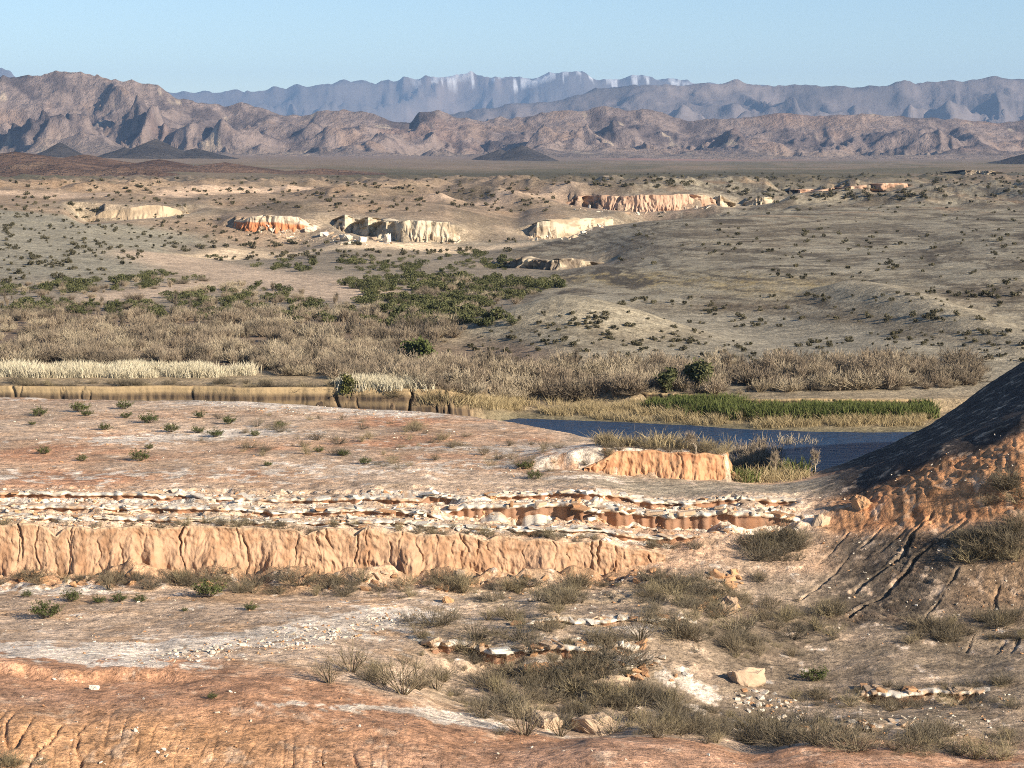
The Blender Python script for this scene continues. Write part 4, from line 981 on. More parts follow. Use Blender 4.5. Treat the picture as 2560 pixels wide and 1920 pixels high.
def mk_creosote(seed):
    r = np.random.default_rng(seed); P, W = stems(r, 46, 1.0, 1.15, .022)
    T, TW = twigs(r, P, 4, .26, .012)
    v, f = cat_parts([strips(P, W, r), strips(T, TW, r)])
    st = mesh_np("stems", v, f, MAT_STEM)
    k = r.integers(0, len(T), 1500); c = T[k, 0] + (T[k, 1] - T[k, 0]) * r.uniform(.4, 1.1, len(k))[:, None] + r.normal(size=(len(k), 3)) * .035
    c = c[c[:, 2] > .12]
    v, f = leaves(c, .034, r)
    return st, mesh_np("foliage", v, f, MAT_LEAF)
def mk_bush(seed, n, size, wide, mat, name="bush", lump=5, low=.0):
    """rounded bush of lumps of leaves"""
    r = np.random.default_rng(seed); c = []
    for i in range(lump):
        a = r.uniform(0, 2 * np.pi); q = r.uniform(.1, .55) * wide; rad = r.uniform(.25, .42)
        ctr = np.array([math.cos(a) * q, math.sin(a) * q, r.uniform(.28, .68)])
        p = r.normal(size=(n // lump, 3)); p /= np.linalg.norm(p, axis=1, keepdims=True); p *= (r.uniform(.35, 1, len(p)) ** .5)[:, None] * rad * np.array([wide * .8, wide * .8, .85])
        c.append(ctr + p)
    c = np.concatenate(c); c[:, 2] = np.abs(c[:, 2]) * .98
    v, f = leaves(c, size, r)
    P, W = stems(r, 24, 1.0, wide, .03); v, f = cat_parts([(v, f), strips(P * [1, 1, .8], W, r)])
    return mesh_np(name, v, f, mat)
def mk_thicket(seed, wide=.9, n=110, per=4, mat=None, w=.035, tw=.022, spread=.9, up=.7):
    return mk_dry(seed, wide, n, per, w, spread, up, mat or MAT_GREYTWIG, tw, .3)
def mk_grass(seed, n, wide, mat, w=.03, fan=.25):
    r = np.random.default_rng(seed); b = np.concatenate([r.uniform(-.5, .5, (n, 2)) * wide, np.zeros((n, 1))], 1)
    d = np.concatenate([r.normal(size=(n, 2)) * fan, np.ones((n, 1))], 1) * r.uniform(.55, 1.0, n)[:, None]
    P = np.stack([b, b + d * .55, b + d * [1.25, 1.25, 1.0]], 1)
    v, f = strips(P, np.tile([w, w * .8, w * .2], (n, 1)), r)
    return mesh_np("grass_tuft", v, f, mat)
V_DRY = [mk_dry(900 + i, w_, n_, 5, mat=m_) for i, (w_, n_, m_) in enumerate(((1.0, 60, MAT_TWIG), (1.5, 70, MAT_TWIG3), (.8, 40, MAT_TWIG2), (1.8, 75, MAT_TWIG), (1.2, 50, MAT_TWIG3), (1.3, 40, MAT_TWIG2), (.9, 30, MAT_TWIG)))]
V_SPARSE = [mk_dry(920 + i, 1.0, 26, 5, .03, .95, .4, MAT_TWIG, .014, .36) for i in range(3)]
V_CREO = [mk_creosote(930 + i) for i in range(5)]
V_THICK = [mk_thicket(940 + i, w_, n_, spread=sp_, mat=m_) for i, (w_, n_, sp_, m_) in enumerate(((.9, 110, .9, MAT_GREYTWIG), (1.5, 130, 1.2, MAT_THICK2), (.6, 60, .6, MAT_GREYTWIG), (1.9, 130, 1.3, MAT_THICK3), (1.0, 80, 1.0, MAT_THICK2), (.5, 40, .4, MAT_THICK3), (1.3, 100, 1.1, MAT_GREYTWIG)))]
V_GREEN = [mk_bush(950 + i, 420, .075, w_, MAT_GREEN) for i, w_ in enumerate((1.3, 1.6, 1.1, 1.8))]
V_DOT = [mk_bush(960 + i, 170, .12, w_, MAT_DOT, lump=3) for i, w_ in enumerate((1.1, 1.5, 1.3, .9))]
V_PALE = [mk_grass(970 + i, 130, 1.6, MAT_PALEGRASS, .035) for i in range(4)]
V_STRAW = [mk_grass(975 + i, 70, 1.3, MAT_STRAW, .03, .4) for i in range(3)]
V_REED = [mk_grass(980 + i, 120, 1.4, MAT_REED, .06, .2) for i in range(4)]

def in_poly(px, py, poly):
    p = np.array(poly, float); ins = np.zeros(len(px), bool); j = len(p) - 1
    for i in range(len(p)):
        c = ((p[i, 1] > py) != (p[j, 1] > py)) & (px < (p[j, 0] - p[i, 0]) * (py - p[i, 1]) / (p[j, 1] - p[i, 1] + 1e-9) + p[i, 0])
        ins ^= c; j = i
    return ins
WASH = [([(165, 257), (200, 266), (235, 275), (290, 281), (345, 295)], 7.5), ([(110, 297), (180, 290), (235, 280)], 3.5), ([(160, 256), (240, 251.5), (320, 249), (420, 246.5), (520, 245)], 2.2)]
def off_wash(q):
    k = np.ones(len(q), bool)
    for pl_, w in WASH:
        for a, b in zip(pl_[:-1], pl_[1:]):
            a = np.array(a) * (.35, 1); b = np.array(b) * (.35, 1); e = b - a; g = q * (.35, 1); t = np.clip(((g - a) @ e) / (e @ e), 0, 1)
            k &= np.hypot(*(g - a - t[:, None] * e).T) > w
    return k
def scatter(poly, n, seed, clump=0.0, cs=40):
    """n ground points under a region of the picture, clumped by noise"""
    r = np.random.default_rng(seed); p = np.array(poly, float); out = np.zeros((0, 2))
    while len(out) < n:
        q = r.uniform(p.min(0), p.max(0), (n * 3, 2)); k = in_poly(q[:, 0], q[:, 1], poly)
        if clump: k &= r.uniform(0, 1, len(q)) < np.clip(.5 + clump * 2.2 * fbm(q[:, 0] / cs, q[:, 1] / (cs * .4), seed % 97, 3), 0.02, 1)
        k &= off_wash(q)
        out = np.concatenate([out, q[k]])
    out = out[:n]
    return hits(out[:, 0], out[:, 1])
plant_tree = None
def gn_stuff(name, label, pts, sc, rz, vi, meshes, cat, parent=None):
    """a mass too many to count: instances on points"""
    c = bpy.data.collections.new(name + "_shapes")
    for i, mm in enumerate(meshes):
        c.objects.link(bpy.data.objects.new("%s_shape_%02d" % (name, i), mm))
    me = bpy.data.meshes.new(name); me.vertices.add(len(pts)); me.vertices.foreach_set("co", np.asarray(pts, f4).ravel())
    a = me.attributes.new("sc", 'FLOAT_VECTOR', 'POINT'); a.data.foreach_set("vector", np.asarray(sc, f4).ravel())
    a = me.attributes.new("rt", 'FLOAT_VECTOR', 'POINT'); a.data.foreach_set("vector", np.asarray(rz, f4).ravel())
    a = me.attributes.new("vi", 'INT', 'POINT'); a.data.foreach_set("value", np.asarray(vi, np.int32))
    o = add(name, me, parent)
    g = bpy.data.node_groups.new(name, 'GeometryNodeTree')
    g.interface.new_socket("Geometry", in_out='INPUT', socket_type='NodeSocketGeometry'); g.interface.new_socket("Geometry", in_out='OUTPUT', socket_type='NodeSocketGeometry')
    N = g.nodes; gi = N.new("NodeGroupInput"); go_ = N.new("NodeGroupOutput"); ip = N.new("GeometryNodeInstanceOnPoints"); ci = N.new("GeometryNodeCollectionInfo")
    ci.inputs["Collection"].default_value = c; ci.inputs["Separate Children"].default_value = True; ci.inputs["Reset Children"].default_value = True
    def na(nm, t):
        q = N.new("GeometryNodeInputNamedAttribute"); q.data_type = t; q.inputs["Name"].default_value = nm; return q.outputs["Attribute"]
    er = N.new("FunctionNodeEulerToRotation"); g.links.new(na("rt", 'FLOAT_VECTOR'), er.inputs[0])
    g.links.new(gi.outputs[0], ip.inputs["Points"]); g.links.new(ci.outputs[0], ip.inputs["Instance"]); ip.inputs["Pick Instance"].default_value = True
    g.links.new(na("vi", 'INT'), ip.inputs["Instance Index"]); g.links.new(er.outputs[0], ip.inputs["Rotation"]); g.links.new(na("sc", 'FLOAT_VECTOR'), ip.inputs["Scale"])
    g.links.new(ip.outputs[0], go_.inputs[0])
    md = o.modifiers.new("scatter", 'NODES'); md.node_group = g
    if parent is None: tag(o, label, cat, kind="stuff")
    else: o["kind"] = "stuff"
    return o
def plant_kind(name, cat, zones, meshes, seed, limit, stuff_name, stuff_label, tilt=.06):
    """zones: (points, (hmin, hmax) metres, label, group). The largest in view become things, the rest one mass"""
    r = np.random.default_rng(seed); rec = []
    for pts, hr, lab, grp in zones:
        for p in pts:
            h = hr[0] + (hr[1] - hr[0]) * r.uniform() ** 1.6; rec.append((h / p[1], h, p, lab, grp))
    rec.sort(key=lambda q: -q[0])
    def full_label(h, p, lab, grp):
        mem = [q for q in rec[:limit] if q[4] == grp]
        if len(mem) < 9: return lab
        us_ = sorted(q[2][0] / q[2][1] for q in mem); hs_ = sorted(q[1] for q in mem)
        a = ["at left end", "left of middle", "right of middle", "at right end"][min(3, int(4 * us_.index(p[0] / p[1]) / len(us_)))]
        b = ["low", "middling", "tall"][min(2, int(3 * hs_.index(h) / len(hs_)))]
        ds_ = sorted(q[2][1] for q in mem); e = "" if len(mem) < 60 else (" front" if ds_.index(p[1]) < len(ds_) / 2 else " rear")
        return "%s%s %s, %s" % (b, e, lab, a)
    def pose(h):
        return (r.normal() * tilt, r.normal() * tilt, r.uniform(0, 6.283)), (h * r.uniform(.8, 1.25), h * r.uniform(.8, 1.25), h)
    for _, h, p, lab, grp in rec[:limit]:
        o = add(name, meshes[r.integers(len(meshes))]); o.location = (p[0], p[1], float(ground(p[0], p[1])) + CAMZ - .02 * h)
        o.rotation_euler, o.scale = pose(h); tag(o, full_label(h, p, lab, grp), cat, grp)
    rest = rec[limit:]
    if rest:
        ps = [pose(q[1]) for q in rest]
        P_ = np.array([q[2] for q in rest]); P_[:, 2] = ground(P_[:, 0], P_[:, 1]) + CAMZ - .02
        gn_stuff(stuff_name, stuff_label, P_, [q[1] for q in ps], [q[0] for q in ps], r.integers(0, len(meshes), len(rest)), meshes, cat)

# ------------------------------------------------------------------ creosote bushes
def creosote(x, y, hp, label, group, i):
    p = hits([x], [y])[0]; h = hp * p[1] / K; st, fo = V_CREO[i % len(V_CREO)]
    o = add("creosote_bush", st); o.location = (p[0], p[1], p[2] + CAMZ - .03); o.rotation_euler = (0, 0, i * 1.7); o.scale = (h * 1.05, h * 1.05, h)
    tag(o, label, "bush", group); add("foliage", fo, o)
flat = [(46, 618, 21, "large green creosote bush with a long dark shadow, nearest on the pale flat"), (72, 601, 14, "round green creosote bush just behind the large one on the pale flat"),
        (99, 603, 10, "small green bush, first of three in a row below the orange bluff"), (119, 602, 11, "green bush in the middle of three in a row below the orange bluff"),
        (140, 602, 10, "dark green bush, last of three in a row below the orange bluff"), (209, 597, 22, "biggest round green bush at the foot of the orange bluff"),
        (27, 597, 8, "low green bush by the picture edge under the orange bluff"), (251, 610, 10, "spreading green bush past the biggest one on the pale flat"),
        (185, 611, 5, "tiny green bush alone in the middle of the pale flat"), (212, 698, 7, "tiny green bush alone on the bare red mound"),
        (814, 681, 18, "yellow-green bush in the grey wash below the right hillside")]
for i, (x, y, h, lab) in enumerate(flat): creosote(x, y, h, lab, "creosote bushes on the pale flat", i)
terr = [(32, 425, 5), (39, 416, 10), (80, 412, 12), (87, 416, 8), (124, 409, 10), (126, 418, 7), (148, 423, 12), (171, 432, 10), (198, 433, 8), (199, 418, 8), (216, 437, 10), (229, 424, 9), (44, 454, 9),
        (140, 461, 12), (82, 461, 7), (105, 430, 8), (149, 449, 6), (344, 456, 8), (365, 464, 8), (268, 466, 6), (319, 452, 7), (526, 469, 10), (534, 479, 10), (280, 428, 7), (255, 436, 7)]
ordn = ["first", "second", "third", "fourth", "fifth", "sixth", "seventh", "eighth", "ninth", "tenth", "eleventh", "twelfth", "thirteenth", "fourteenth", "fifteenth", "sixteenth", "seventeenth", "eighteenth",
        "nineteenth", "twentieth", "twenty-first", "twenty-second", "twenty-third", "twenty-fourth", "twenty-fifth"]
for i, (x, y, h) in enumerate(sorted(terr)): creosote(x, y, h * 1.1, "green creosote bush on the red terrace, %s counting from the picture's left edge" % ordn[i], "creosote bushes on the red terrace", i + 2)

# ------------------------------------------------------------------ dry shrubs of the foreground
Zn = [
    (scatter([(460, 706), (560, 664), (640, 692), (760, 722), (1024, 738), (1024, 762), (760, 748), (600, 735), (500, 735)], 230, 1, .9), (.3, 1.6), "tangled grey dry shrub in the wash behind the red rim", "dry shrubs in the wash"),
    (scatter([(360, 672), (420, 640), (560, 640), (660, 668), (600, 690), (420, 700), (370, 690)], 80, 2, .9), (.3, 1.5), "grey dry shrub among the broken pale slabs", "dry shrubs among the slabs"),
    (scatter([(400, 618), (560, 612), (640, 640), (600, 652), (420, 640)], 26, 22, .5), (.7, 1.5), "dark dry shrub on the flat top of the pale slabs", "dry shrubs on the slab top"),
    (scatter([(150, 578), (560, 585), (760, 575), (760, 610), (560, 606), (150, 590)], 170, 3, .7), (.3, 1.4), "dry brown shrub among clods at the orange bluff's foot", "dry shrubs at the bluff's foot"),
    (scatter([(0, 577), (150, 577), (150, 586), (0, 585)], 22, 33), (.5, 1.3), "dry shrub by the bluff's foot near the picture's left edge", "dry shrubs at the bluff's left end"),
    (scatter([(740, 535), (800, 540), (800, 562), (740, 560)], 26, 4), (.8, 1.9), "dark dry shrub in the thicket under the undercut ledge", "dry shrubs under the undercut ledge"),
    (scatter([(955, 540), (1024, 530), (1024, 566), (960, 562)], 22, 5), (.9, 2.0), "dark dry shrub in the clump on the grey hillside", "dry shrubs on the grey hillside"),
    (scatter([(990, 480), (1024, 478), (1024, 510), (985, 505)], 9, 6), (.9, 1.6), "dark shrub under the red cliff by the picture's right edge", "dry shrubs below the red cliff"),
    (scatter([(880, 630), (1024, 615), (1024, 640), (890, 645)], 50, 7, .6), (.3, 1.3), "low dry shrub along the toe of the grey hillside", "dry shrubs along the hillside's toe"),
    (scatter([(640, 590), (840, 600), (840, 660), (700, 660), (640, 620)], 120, 8, .7), (.3, 1.5), "dry shrub in the grey gully below the ledges", "dry shrubs in the grey gully"),
    (scatter([(0, 521), (400, 524), (700, 545), (700, 552), (400, 535), (0, 527)], 70, 9, .5), (.4, 1.0), "small dry shrub along the top of the orange bluff", "dry shrubs on top of the bluff"),
    (scatter([(200, 410), (420, 425), (620, 455), (620, 476), (400, 470), (200, 450)], 85, 10, .5), (.4, 1.2), "small dry shrub scattered on the red terrace", "dry shrubs on the terrace"),
    (scatter([(780, 690), (1024, 680), (1024, 712), (790, 712)], 70, 11, .7), (.2, 1.0), "small dry shrub on the grey banded wash floor", "dry shrubs on the wash floor"),
    (scatter([(600, 444), (730, 452), (730, 456), (600, 450)], 26, 12), (.4, 1.1), "feathery dry shrub on the rim of the promontory", "dry shrubs on the promontory"),
    (scatter([(0, 760), (50, 764), (40, 768), (0, 768)], 5, 13), (.5, .9), "dry shrub in the bottom corner of the red mound", "dry shrubs on the red mound"),
]
Zn += [
    (scatter([(0, 383), (250, 383), (440, 391), (440, 402), (250, 390), (0, 388)], 120, 14, .7, 25), (.6, 1.7), "dark brush hanging over the cut bank across the river", "brush on the cut bank"),
    (scatter([(600, 441), (735, 449), (735, 454), (600, 447)], 40, 15), (.5, 1.6), "thin pale shrub on the terrace edge above the water", "thin shrubs above the water"),
]
plant_kind("dry_shrub", "shrub", Zn, V_DRY, 41, 300, "dry_scrub", "small dry scrub over the clay terraces", .1)
# bare little trees standing out of the scrub
for i, (x, y, hp, lab) in enumerate([(330, 683, 30, "bare leafless shrub at the edge of the red mound"), (352, 672, 36, "thin bare little tree with crooked trunk on the pale slabs"), (403, 694, 46, "tall wispy grey shrub beside the dark shrub mass"),
        (437, 690, 30, "wispy dry shrub leaning over the dark shrub mass"), (525, 735, 40, "bare branched bush standing on the red rim"), (560, 736, 30, "second bare bush on the red rim"), (110, 590, 22, "bare shrub against the orange bluff"),
        (470, 655, 26, "tan wispy shrub in front of the dark slab shadow"), (640, 640, 34, "upright dry bush on the broken slabs"), (560, 610, 22, "upright dry bush beside the big slab")]):
    p = hits([x], [y])[0]; h = hp * p[1] / K
    o = add("bare_shrub", V_SPARSE[i % 3]); o.location = (p[0], p[1], p[2] + CAMZ - .02); o.rotation_euler = (0, 0, i * 2.1); o.scale = (h, h, h); tag(o, lab, "shrub", "bare shrubs of the foreground")

# ------------------------------------------------------------------ flood plain thicket
Zt = [
    (scatter([(0, 318), (200, 312), (420, 318), (470, 330), (430, 350), (400, 368), (0, 362)], 760, 51, .8, 30), (.9, 3.0), "grey-brown leafless tamarisk bush in the flood plain thicket", "tamarisk thicket on the flood plain"),
    (scatter([(0, 355), (400, 358), (440, 384), (300, 378), (240, 366), (0, 364)], 170, 52, .3), (1.6, 3.0), "brown tamarisk bush just behind the pale grass strip", "tamarisk behind the pale grass"),
    (scatter([(380, 376), (440, 366), (640, 366), (980, 364), (980, 388), (640, 396), (520, 402), (420, 394)], 760, 53, .35, 30), (.7, 3.2), "grey leafless bush along the river's far bank", "bushes along the far bank"),
    (scatter([(735, 462), (800, 456), (815, 470), (760, 482), (738, 480)], 60, 54), (1.0, 3.4), "pale bare bush by the water beyond the promontory", "bare bushes by the water"),
]
Zt += [
    (scatter([(0, 286), (190, 276), (345, 300), (420, 276), (560, 282), (480, 322), (200, 320), (0, 316)], 420, 55, .4, 25), (.7, 2.0), "brown dry bush mixed into the green belt by the wash", "dry bushes in the green belt"),
]
plant_kind("tamarisk_bush", "bush", Zt, V_THICK, 42, 300, "tamarisk_thicket", "dense grey-brown leafless thicket on the flood plain")
Zg = [
    (scatter([(340, 280), (420, 276), (560, 280), (565, 288), (520, 300), (480, 318), (400, 318), (355, 302)], 450, 61, .55, 22), (.8, 2.4), "dark green bush in the dense green thicket by the wash", "green thicket by the wash"),
    (scatter([(0, 302), (140, 302), (225, 290), (262, 285), (290, 292), (325, 303), (380, 324), (200, 320), (0, 314)], 250, 62, .8, 22), (.8, 2.2), "green bush on the near side of the sand wash", "green bushes before the sand wash"),
    (scatter([(0, 288), (100, 280), (180, 272), (205, 280), (120, 292), (0, 296)], 130, 63, .8, 22), (.7, 2.0), "dark green bush at the toe of the grey slope", "green bushes at the grey slope's toe"),
    (scatter([(200, 258), (330, 262), (480, 252), (520, 262), (500, 276), (370, 274), (260, 270)], 110, 64, .8), (1.0, 2.2), "olive bush on the sand island in the wash", "bushes on the sand island"),
    (scatter([(400, 300), (520, 322), (470, 330), (380, 326)], 60, 65), (1.5, 2.8), "green bush where the thicket turns brown", "green bushes at the thicket's edge"),
]
plant_kind("green_bush", "bush", Zg, V_GREEN, 43, 300, "green_thicket", "dark green thicket along the sand wash")
Zd = [
    (scatter([(0, 205), (100, 208), (235, 222), (300, 242), (160, 252), (110, 275), (0, 285)], 330, 71, .6, 25), (.6, 1.6), "dark round shrub dotting the grey slope beside the wash", "shrubs dotting the grey slope"),
    (scatter([(150, 246), (520, 240), (520, 252), (240, 262), (160, 262)], 110, 72), (.9, 2.0), "dark shrub along the pale dirt road", "shrubs along the dirt road"),
    (scatter([(0, 178), (560, 176), (560, 212), (440, 214), (230, 210), (0, 204)], 330, 73, .6, 30), (.8, 1.9), "dark shrub on the tan badland hills behind the white cliffs", "shrubs on the badland hills"),
    (scatter([(620, 215), (760, 206), (1024, 196), (1024, 300), (760, 275), (620, 262)], 260, 74, 1.0, 45), (.4, 1.5), "dark shrub on the broad grey gravel slope", "shrubs on the gravel slope"),
    (scatter([(440, 352), (540, 312), (640, 312), (760, 345), (900, 330), (1024, 330), (1024, 366), (760, 366), (560, 366)], 330, 75, .6, 30), (.4, 1.1), "small dark shrub on the stony rise above the river", "shrubs on the stony rise"),
    (scatter([(600, 300), (1000, 290), (1000, 320), (700, 330)], 120, 76, .6), (.5, 1.2), "small dark shrub in the dark hollow of the slope", "shrubs in the dark hollow"),
    (scatter([(560, 172), (1024, 172), (1024, 196), (760, 205), (720, 190), (560, 186)], 300, 77, .5), (1.2, 2.4), "far dark shrub on the plain beyond the orange cliff", "shrubs on the far plain"),
]
plant_kind("desert_shrub", "shrub", Zd, V_DOT, 44, 300, "desert_scrub", "tiny dark scrub dotting the far slopes")

# ------------------------------------------------------------------ grass and reeds
def grass_mass(name, label, pts, hr, meshes, seed, cat):
    r = np.random.default_rng(seed); n = len(pts); h = r.uniform(*hr, n); P_ = np.array(pts); P_[:, 2] = ground(P_[:, 0], P_[:, 1]) + CAMZ - .03
    gn_stuff(name, label, P_, np.stack([h * 1.1, h * 1.1, h], 1), np.stack([0 * h, 0 * h, r.uniform(0, 6.28, n)], 1), r.integers(0, len(meshes), n), meshes, cat)
grass_mass("pale_grass", "whitish dry grass along the top of the cut bank", np.concatenate([scatter([(0, 371), (120, 371), (250, 372), (255, 377), (120, 378), (0, 377)], 380, 81, .9, 30), scatter([(335, 386), (405, 382), (425, 390), (340, 391)], 90, 82)]), (.6, 2.0), V_PALE, 81, "grass")
grass_mass("green_reeds", "bright green reeds on the far shore of the river", np.concatenate([scatter([(690, 415), (760, 412), (930, 411), (930, 418), (760, 421)], 420, 83, .3), scatter([(640, 408), (740, 404), (740, 412), (690, 414)], 130, 84), scatter([(738, 468), (800, 466), (800, 482), (738, 482)], 12, 85)]), (.5, 2.1), V_REED, 82, "reeds")
grass_mass("dry_grass", "tan dry grass along the river shore and promontory", np.concatenate([scatter([(520, 405), (640, 404), (900, 416), (940, 425), (760, 428), (560, 418)], 330, 86, .4), scatter([(600, 440), (735, 450), (735, 453), (600, 446)], 16, 87), scatter([(420, 395), (520, 402), (520, 412), (420, 404)], 130, 88), scatter([(735, 466), (805, 462), (805, 484), (738, 482)], 60, 89), scatter([(690, 412), (760, 410), (930, 409), (930, 420), (760, 423)], 160, 90)]), (.6, 1.6), V_STRAW, 83, "grass")

# ------------------------------------------------------------------ trees
def tube(path, rad, sides=5):
    P_ = np.array(path); n = len(P_); V = []
    for i in range(n):
        t = P_[min(i + 1, n - 1)] - P_[max(i - 1, 0)]; t = t / (np.linalg.norm(t) + 1e-9)
        a = np.cross(t, [.3, .8, .5]); a /= np.linalg.norm(a); b_ = np.cross(t, a)
        for k in range(sides):
            q = 2 * math.pi * k / sides; V.append(P_[i] + rad[i] * (a * math.cos(q) + b_ * math.sin(q)))
    F = [[i * sides + k, i * sides + (k + 1) % sides, (i + 1) * sides + (k + 1) % sides, (i + 1) * sides + k] for i in range(n - 1) for k in range(sides)]
    return np.array(V), np.array(F)
def limbs(r, h, depth=3, spread=.5, r0=.035):
    parts, tips = [], []
    def grow(p, d, L, rad, lev):
        q = [p]; dd = d.copy()
        for _ in range(3):
            dd = dd + r.normal(size=3) * .16; dd /= np.linalg.norm(dd); q.append(q[-1] + dd * L / 3)
        parts.append(tube(q, [rad, rad * .85, rad * .7, rad * .5], 4 if lev else 6)); tips.extend(q[2:])
        if lev < depth:
            for _ in range(r.integers(2, 4)):
                nd = dd + r.normal(size=3) * spread + np.array([0, 0, .25]); nd /= np.linalg.norm(nd); grow(q[r.integers(2, 4)], nd, L * r.uniform(.55, .8), rad * .5, lev + 1)
    for _ in range(2): grow(np.array([0., 0, -.02]), np.array([r.normal() * .25, r.normal() * .25, 1.0]), h * .4, r0, 0)
    return cat_parts(parts), np.array(tips)
def tree(x, y, hp, wide, label, leafmat, seed, nleaf=1500, size=.05, name="tree", bark=None):
    r = np.random.default_rng(seed); p = hits([x], [y])[0]; h = hp * p[1] / K
    o = bpy.data.objects.new(name, None); COL.objects.link(o); o.location = (p[0], p[1], p[2] + CAMZ - .05); o.scale = (h * wide, h * wide, h); tag(o, label, "tree")
    (v, f), tips = limbs(r, 1.0); add("trunk", mesh_np("trunk", v, f, bark or MAT_STEM), o)
    if nleaf:
        tp = tips[tips[:, 2] > .22]; k = r.integers(0, len(tp), nleaf); c = tp[k] + r.normal(size=(nleaf, 3)) * .085; c = c[c[:, 2] > .08]
        v, f = leaves(c, size, r); add("crown", mesh_np("crown", v, f, leafmat), o)
    else:
        st_ = np.stack([tips, tips + r.normal(size=tips.shape) * .04 + [0, 0, .03], tips + r.normal(size=tips.shape) * .09 + [0, 0, .1]], 1); st_ = np.repeat(st_, 4, 0) ; st_[:, 1:] += r.normal(size=st_[:, 1:].shape) * .03
        v, f = strips(st_, np.tile([.012, .009, .004], (len(st_), 1)), r); add("crown", mesh_np("crown", v, f, MAT_GREYTWIG), o)
tree(419, 368, 29, 1.15, "round dark green tree casting a dark shadow at the stony rise", MAT_LEAF, 1, 2200, .05, "mesquite_tree")
tree(351, 397, 25, .8, "yellow-green willow on the cut bank above the river", MAT_WILLOW, 2, 1700, .045, "willow_tree")
tree(690, 390, 34, 1.1, "large green tree in the brush along the far shore", MAT_GREEN, 3, 2400, .045, "mesquite_tree")
tree(668, 394, 25, 1.2, "lower green tree beside the large one on the far shore", MAT_GREEN, 4, 1500, .05, "mesquite_tree")
for i, (x, y, hp, lab) in enumerate([(695, 455, 30, "bare pale-trunked tree leaning over the water"), (760, 476, 36, "tall bare tree beyond the promontory's end"), (778, 478, 30, "bare feathery tree between promontory and dark hill"), (815, 472, 26, "slim bare tree against the blue water"),
        (725, 380, 32, "bare grey tree in the far brush, next to the green tree"), (760, 378, 34, "tallest bare tree in the far brush"), (800, 380, 26, "bare forked tree in the far brush"), (850, 384, 34, "bare dark-branched tree at the far bank"), (866, 386, 40, "thin pole-like bare tree in the far brush"), (640, 384, 22, "small bare tree in the far brush below the stony rise")]):
    tree(x, y, hp, .7, lab, None, 20 + i, 0, name="bare_tree", bark=MAT_BARK if i < 4 else MAT_STEM)

# ------------------------------------------------------------------ rocks
import bmesh
def mk_rock(seed, sub=2, flat=.7, ang=.35):
    """angular block: hull of jittered points"""
    r = np.random.default_rng(seed); bm = bmesh.new(); k = 14 if sub < 3 else 30
    p = r.uniform(-1, 1, (k, 3)); p /= np.max(np.abs(p), axis=1, keepdims=True) ** .75; p *= r.uniform(.72, 1.0, (k, 1))
    for c in p: bm.verts.new((c[0] * 1.1, c[1] * .9, (c[2] + .55) * flat))
    h = bmesh.ops.convex_hull(bm, input=list(bm.verts))
    bmesh.ops.delete(bm, geom=[v for v in bm.verts if not v.link_faces], context='VERTS')
    if sub >= 3:
        bmesh.ops.triangulate(bm, faces=bm.faces[:]); bmesh.ops.subdivide_edges(bm, edges=bm.edges[:], cuts=4, use_grid_fill=True)
        for v in bm.verts:
            q = float(fbm(np.array([v.co.x * 1.7 + v.co.z]), np.array([v.co.y * 1.7 - v.co.z]), seed % 50, 4)[0]); v.co = v.co * (1 + .38 * q)
    bmesh.ops.recalc_face_normals(bm, faces=bm.faces[:])
    me = bpy.data.meshes.new("rock"); bm.to_mesh(me); bm.free(); return me
def rock_mat(name, c1, c2):
    m = plant_mat(name, c1, c2, rough=.9); nt = m.node_tree; b = nt.nodes["Principled BSDF"]; g = nt.nodes.new("ShaderNodeNewGeometry")
    n = noise_node(nt, 5, 6, .7, g.outputs["Position"]); bp = nt.nodes.new("ShaderNodeBump"); bp.inputs["Strength"].default_value = .6; bp.inputs["Distance"].default_value = .12
    nt.links.new(n.outputs["Fac"], bp.inputs["Height"]); nt.links.new(bp.outputs["Normal"], b.inputs["Normal"]); return m
MAT_WROCK = rock_mat("white_rock", (.50, .40, .28), (.76, .70, .60)); MAT_OROCK = rock_mat("clay_rock", (.36, .19, .10), (.56, .34, .18)); MAT_PROCK = rock_mat('tan_rock', (.38, .26, .17), (.56, .43, .30)); MAT_DROCK = rock_mat("brown_rock", (.12, .09, .07), (.26, .19, .14))
def rocks_of(mat, seed, n=6, **k):
    out = []
    for i in range(n):
        me = mk_rock(seed + i, **k); me.materials.append(mat); out.append(me)
    return out
R_W = rocks_of(MAT_WROCK, 1100, 7, sub=2); R_O = rocks_of(MAT_OROCK, 1120, 5, sub=2); R_D = rocks_of(MAT_DROCK, 1140, 3, sub=2); R_P = rocks_of(MAT_PROCK, 1150, 4, sub=2); R_BIG = rocks_of(MAT_PROCK, 1160, 4, sub=3) + rocks_of(MAT_OROCK, 1170, 2, sub=3); R_BW = rocks_of(MAT_WROCK, 1180, 3, sub=3)
def far_debris():
    q = [scatter(p, n, sd) for p, n, sd in (([(236, 222), (330, 228), (345, 238), (460, 242), (460, 245), (340, 245), (236, 234)], 170, 1230), ([(528, 236), (570, 236), (612, 221), (612, 224), (570, 240), (528, 241)], 60, 1231), ([(570, 206), (640, 211), (712, 205), (712, 208), (640, 215), (570, 210)], 70, 1232))]
    p = np.concatenate(q); r = np.random.default_rng(8); n = len(p); h = .25 + 1.0 * r.uniform(0, 1, n) ** 3; p[:, 2] = ground(p[:, 0], p[:, 1]) + CAMZ - .15 * h
    gn_stuff('cliff_debris', 'pale fallen rubble along the foot of the far cliffs', p, np.stack([h * 1.3, h, h * .8], 1), r.uniform(0, 6.28, (n, 3)) * [.15, .15, 1], r.integers(0, 8, n), R_W[:4] + R_P[:4], 'rubble')
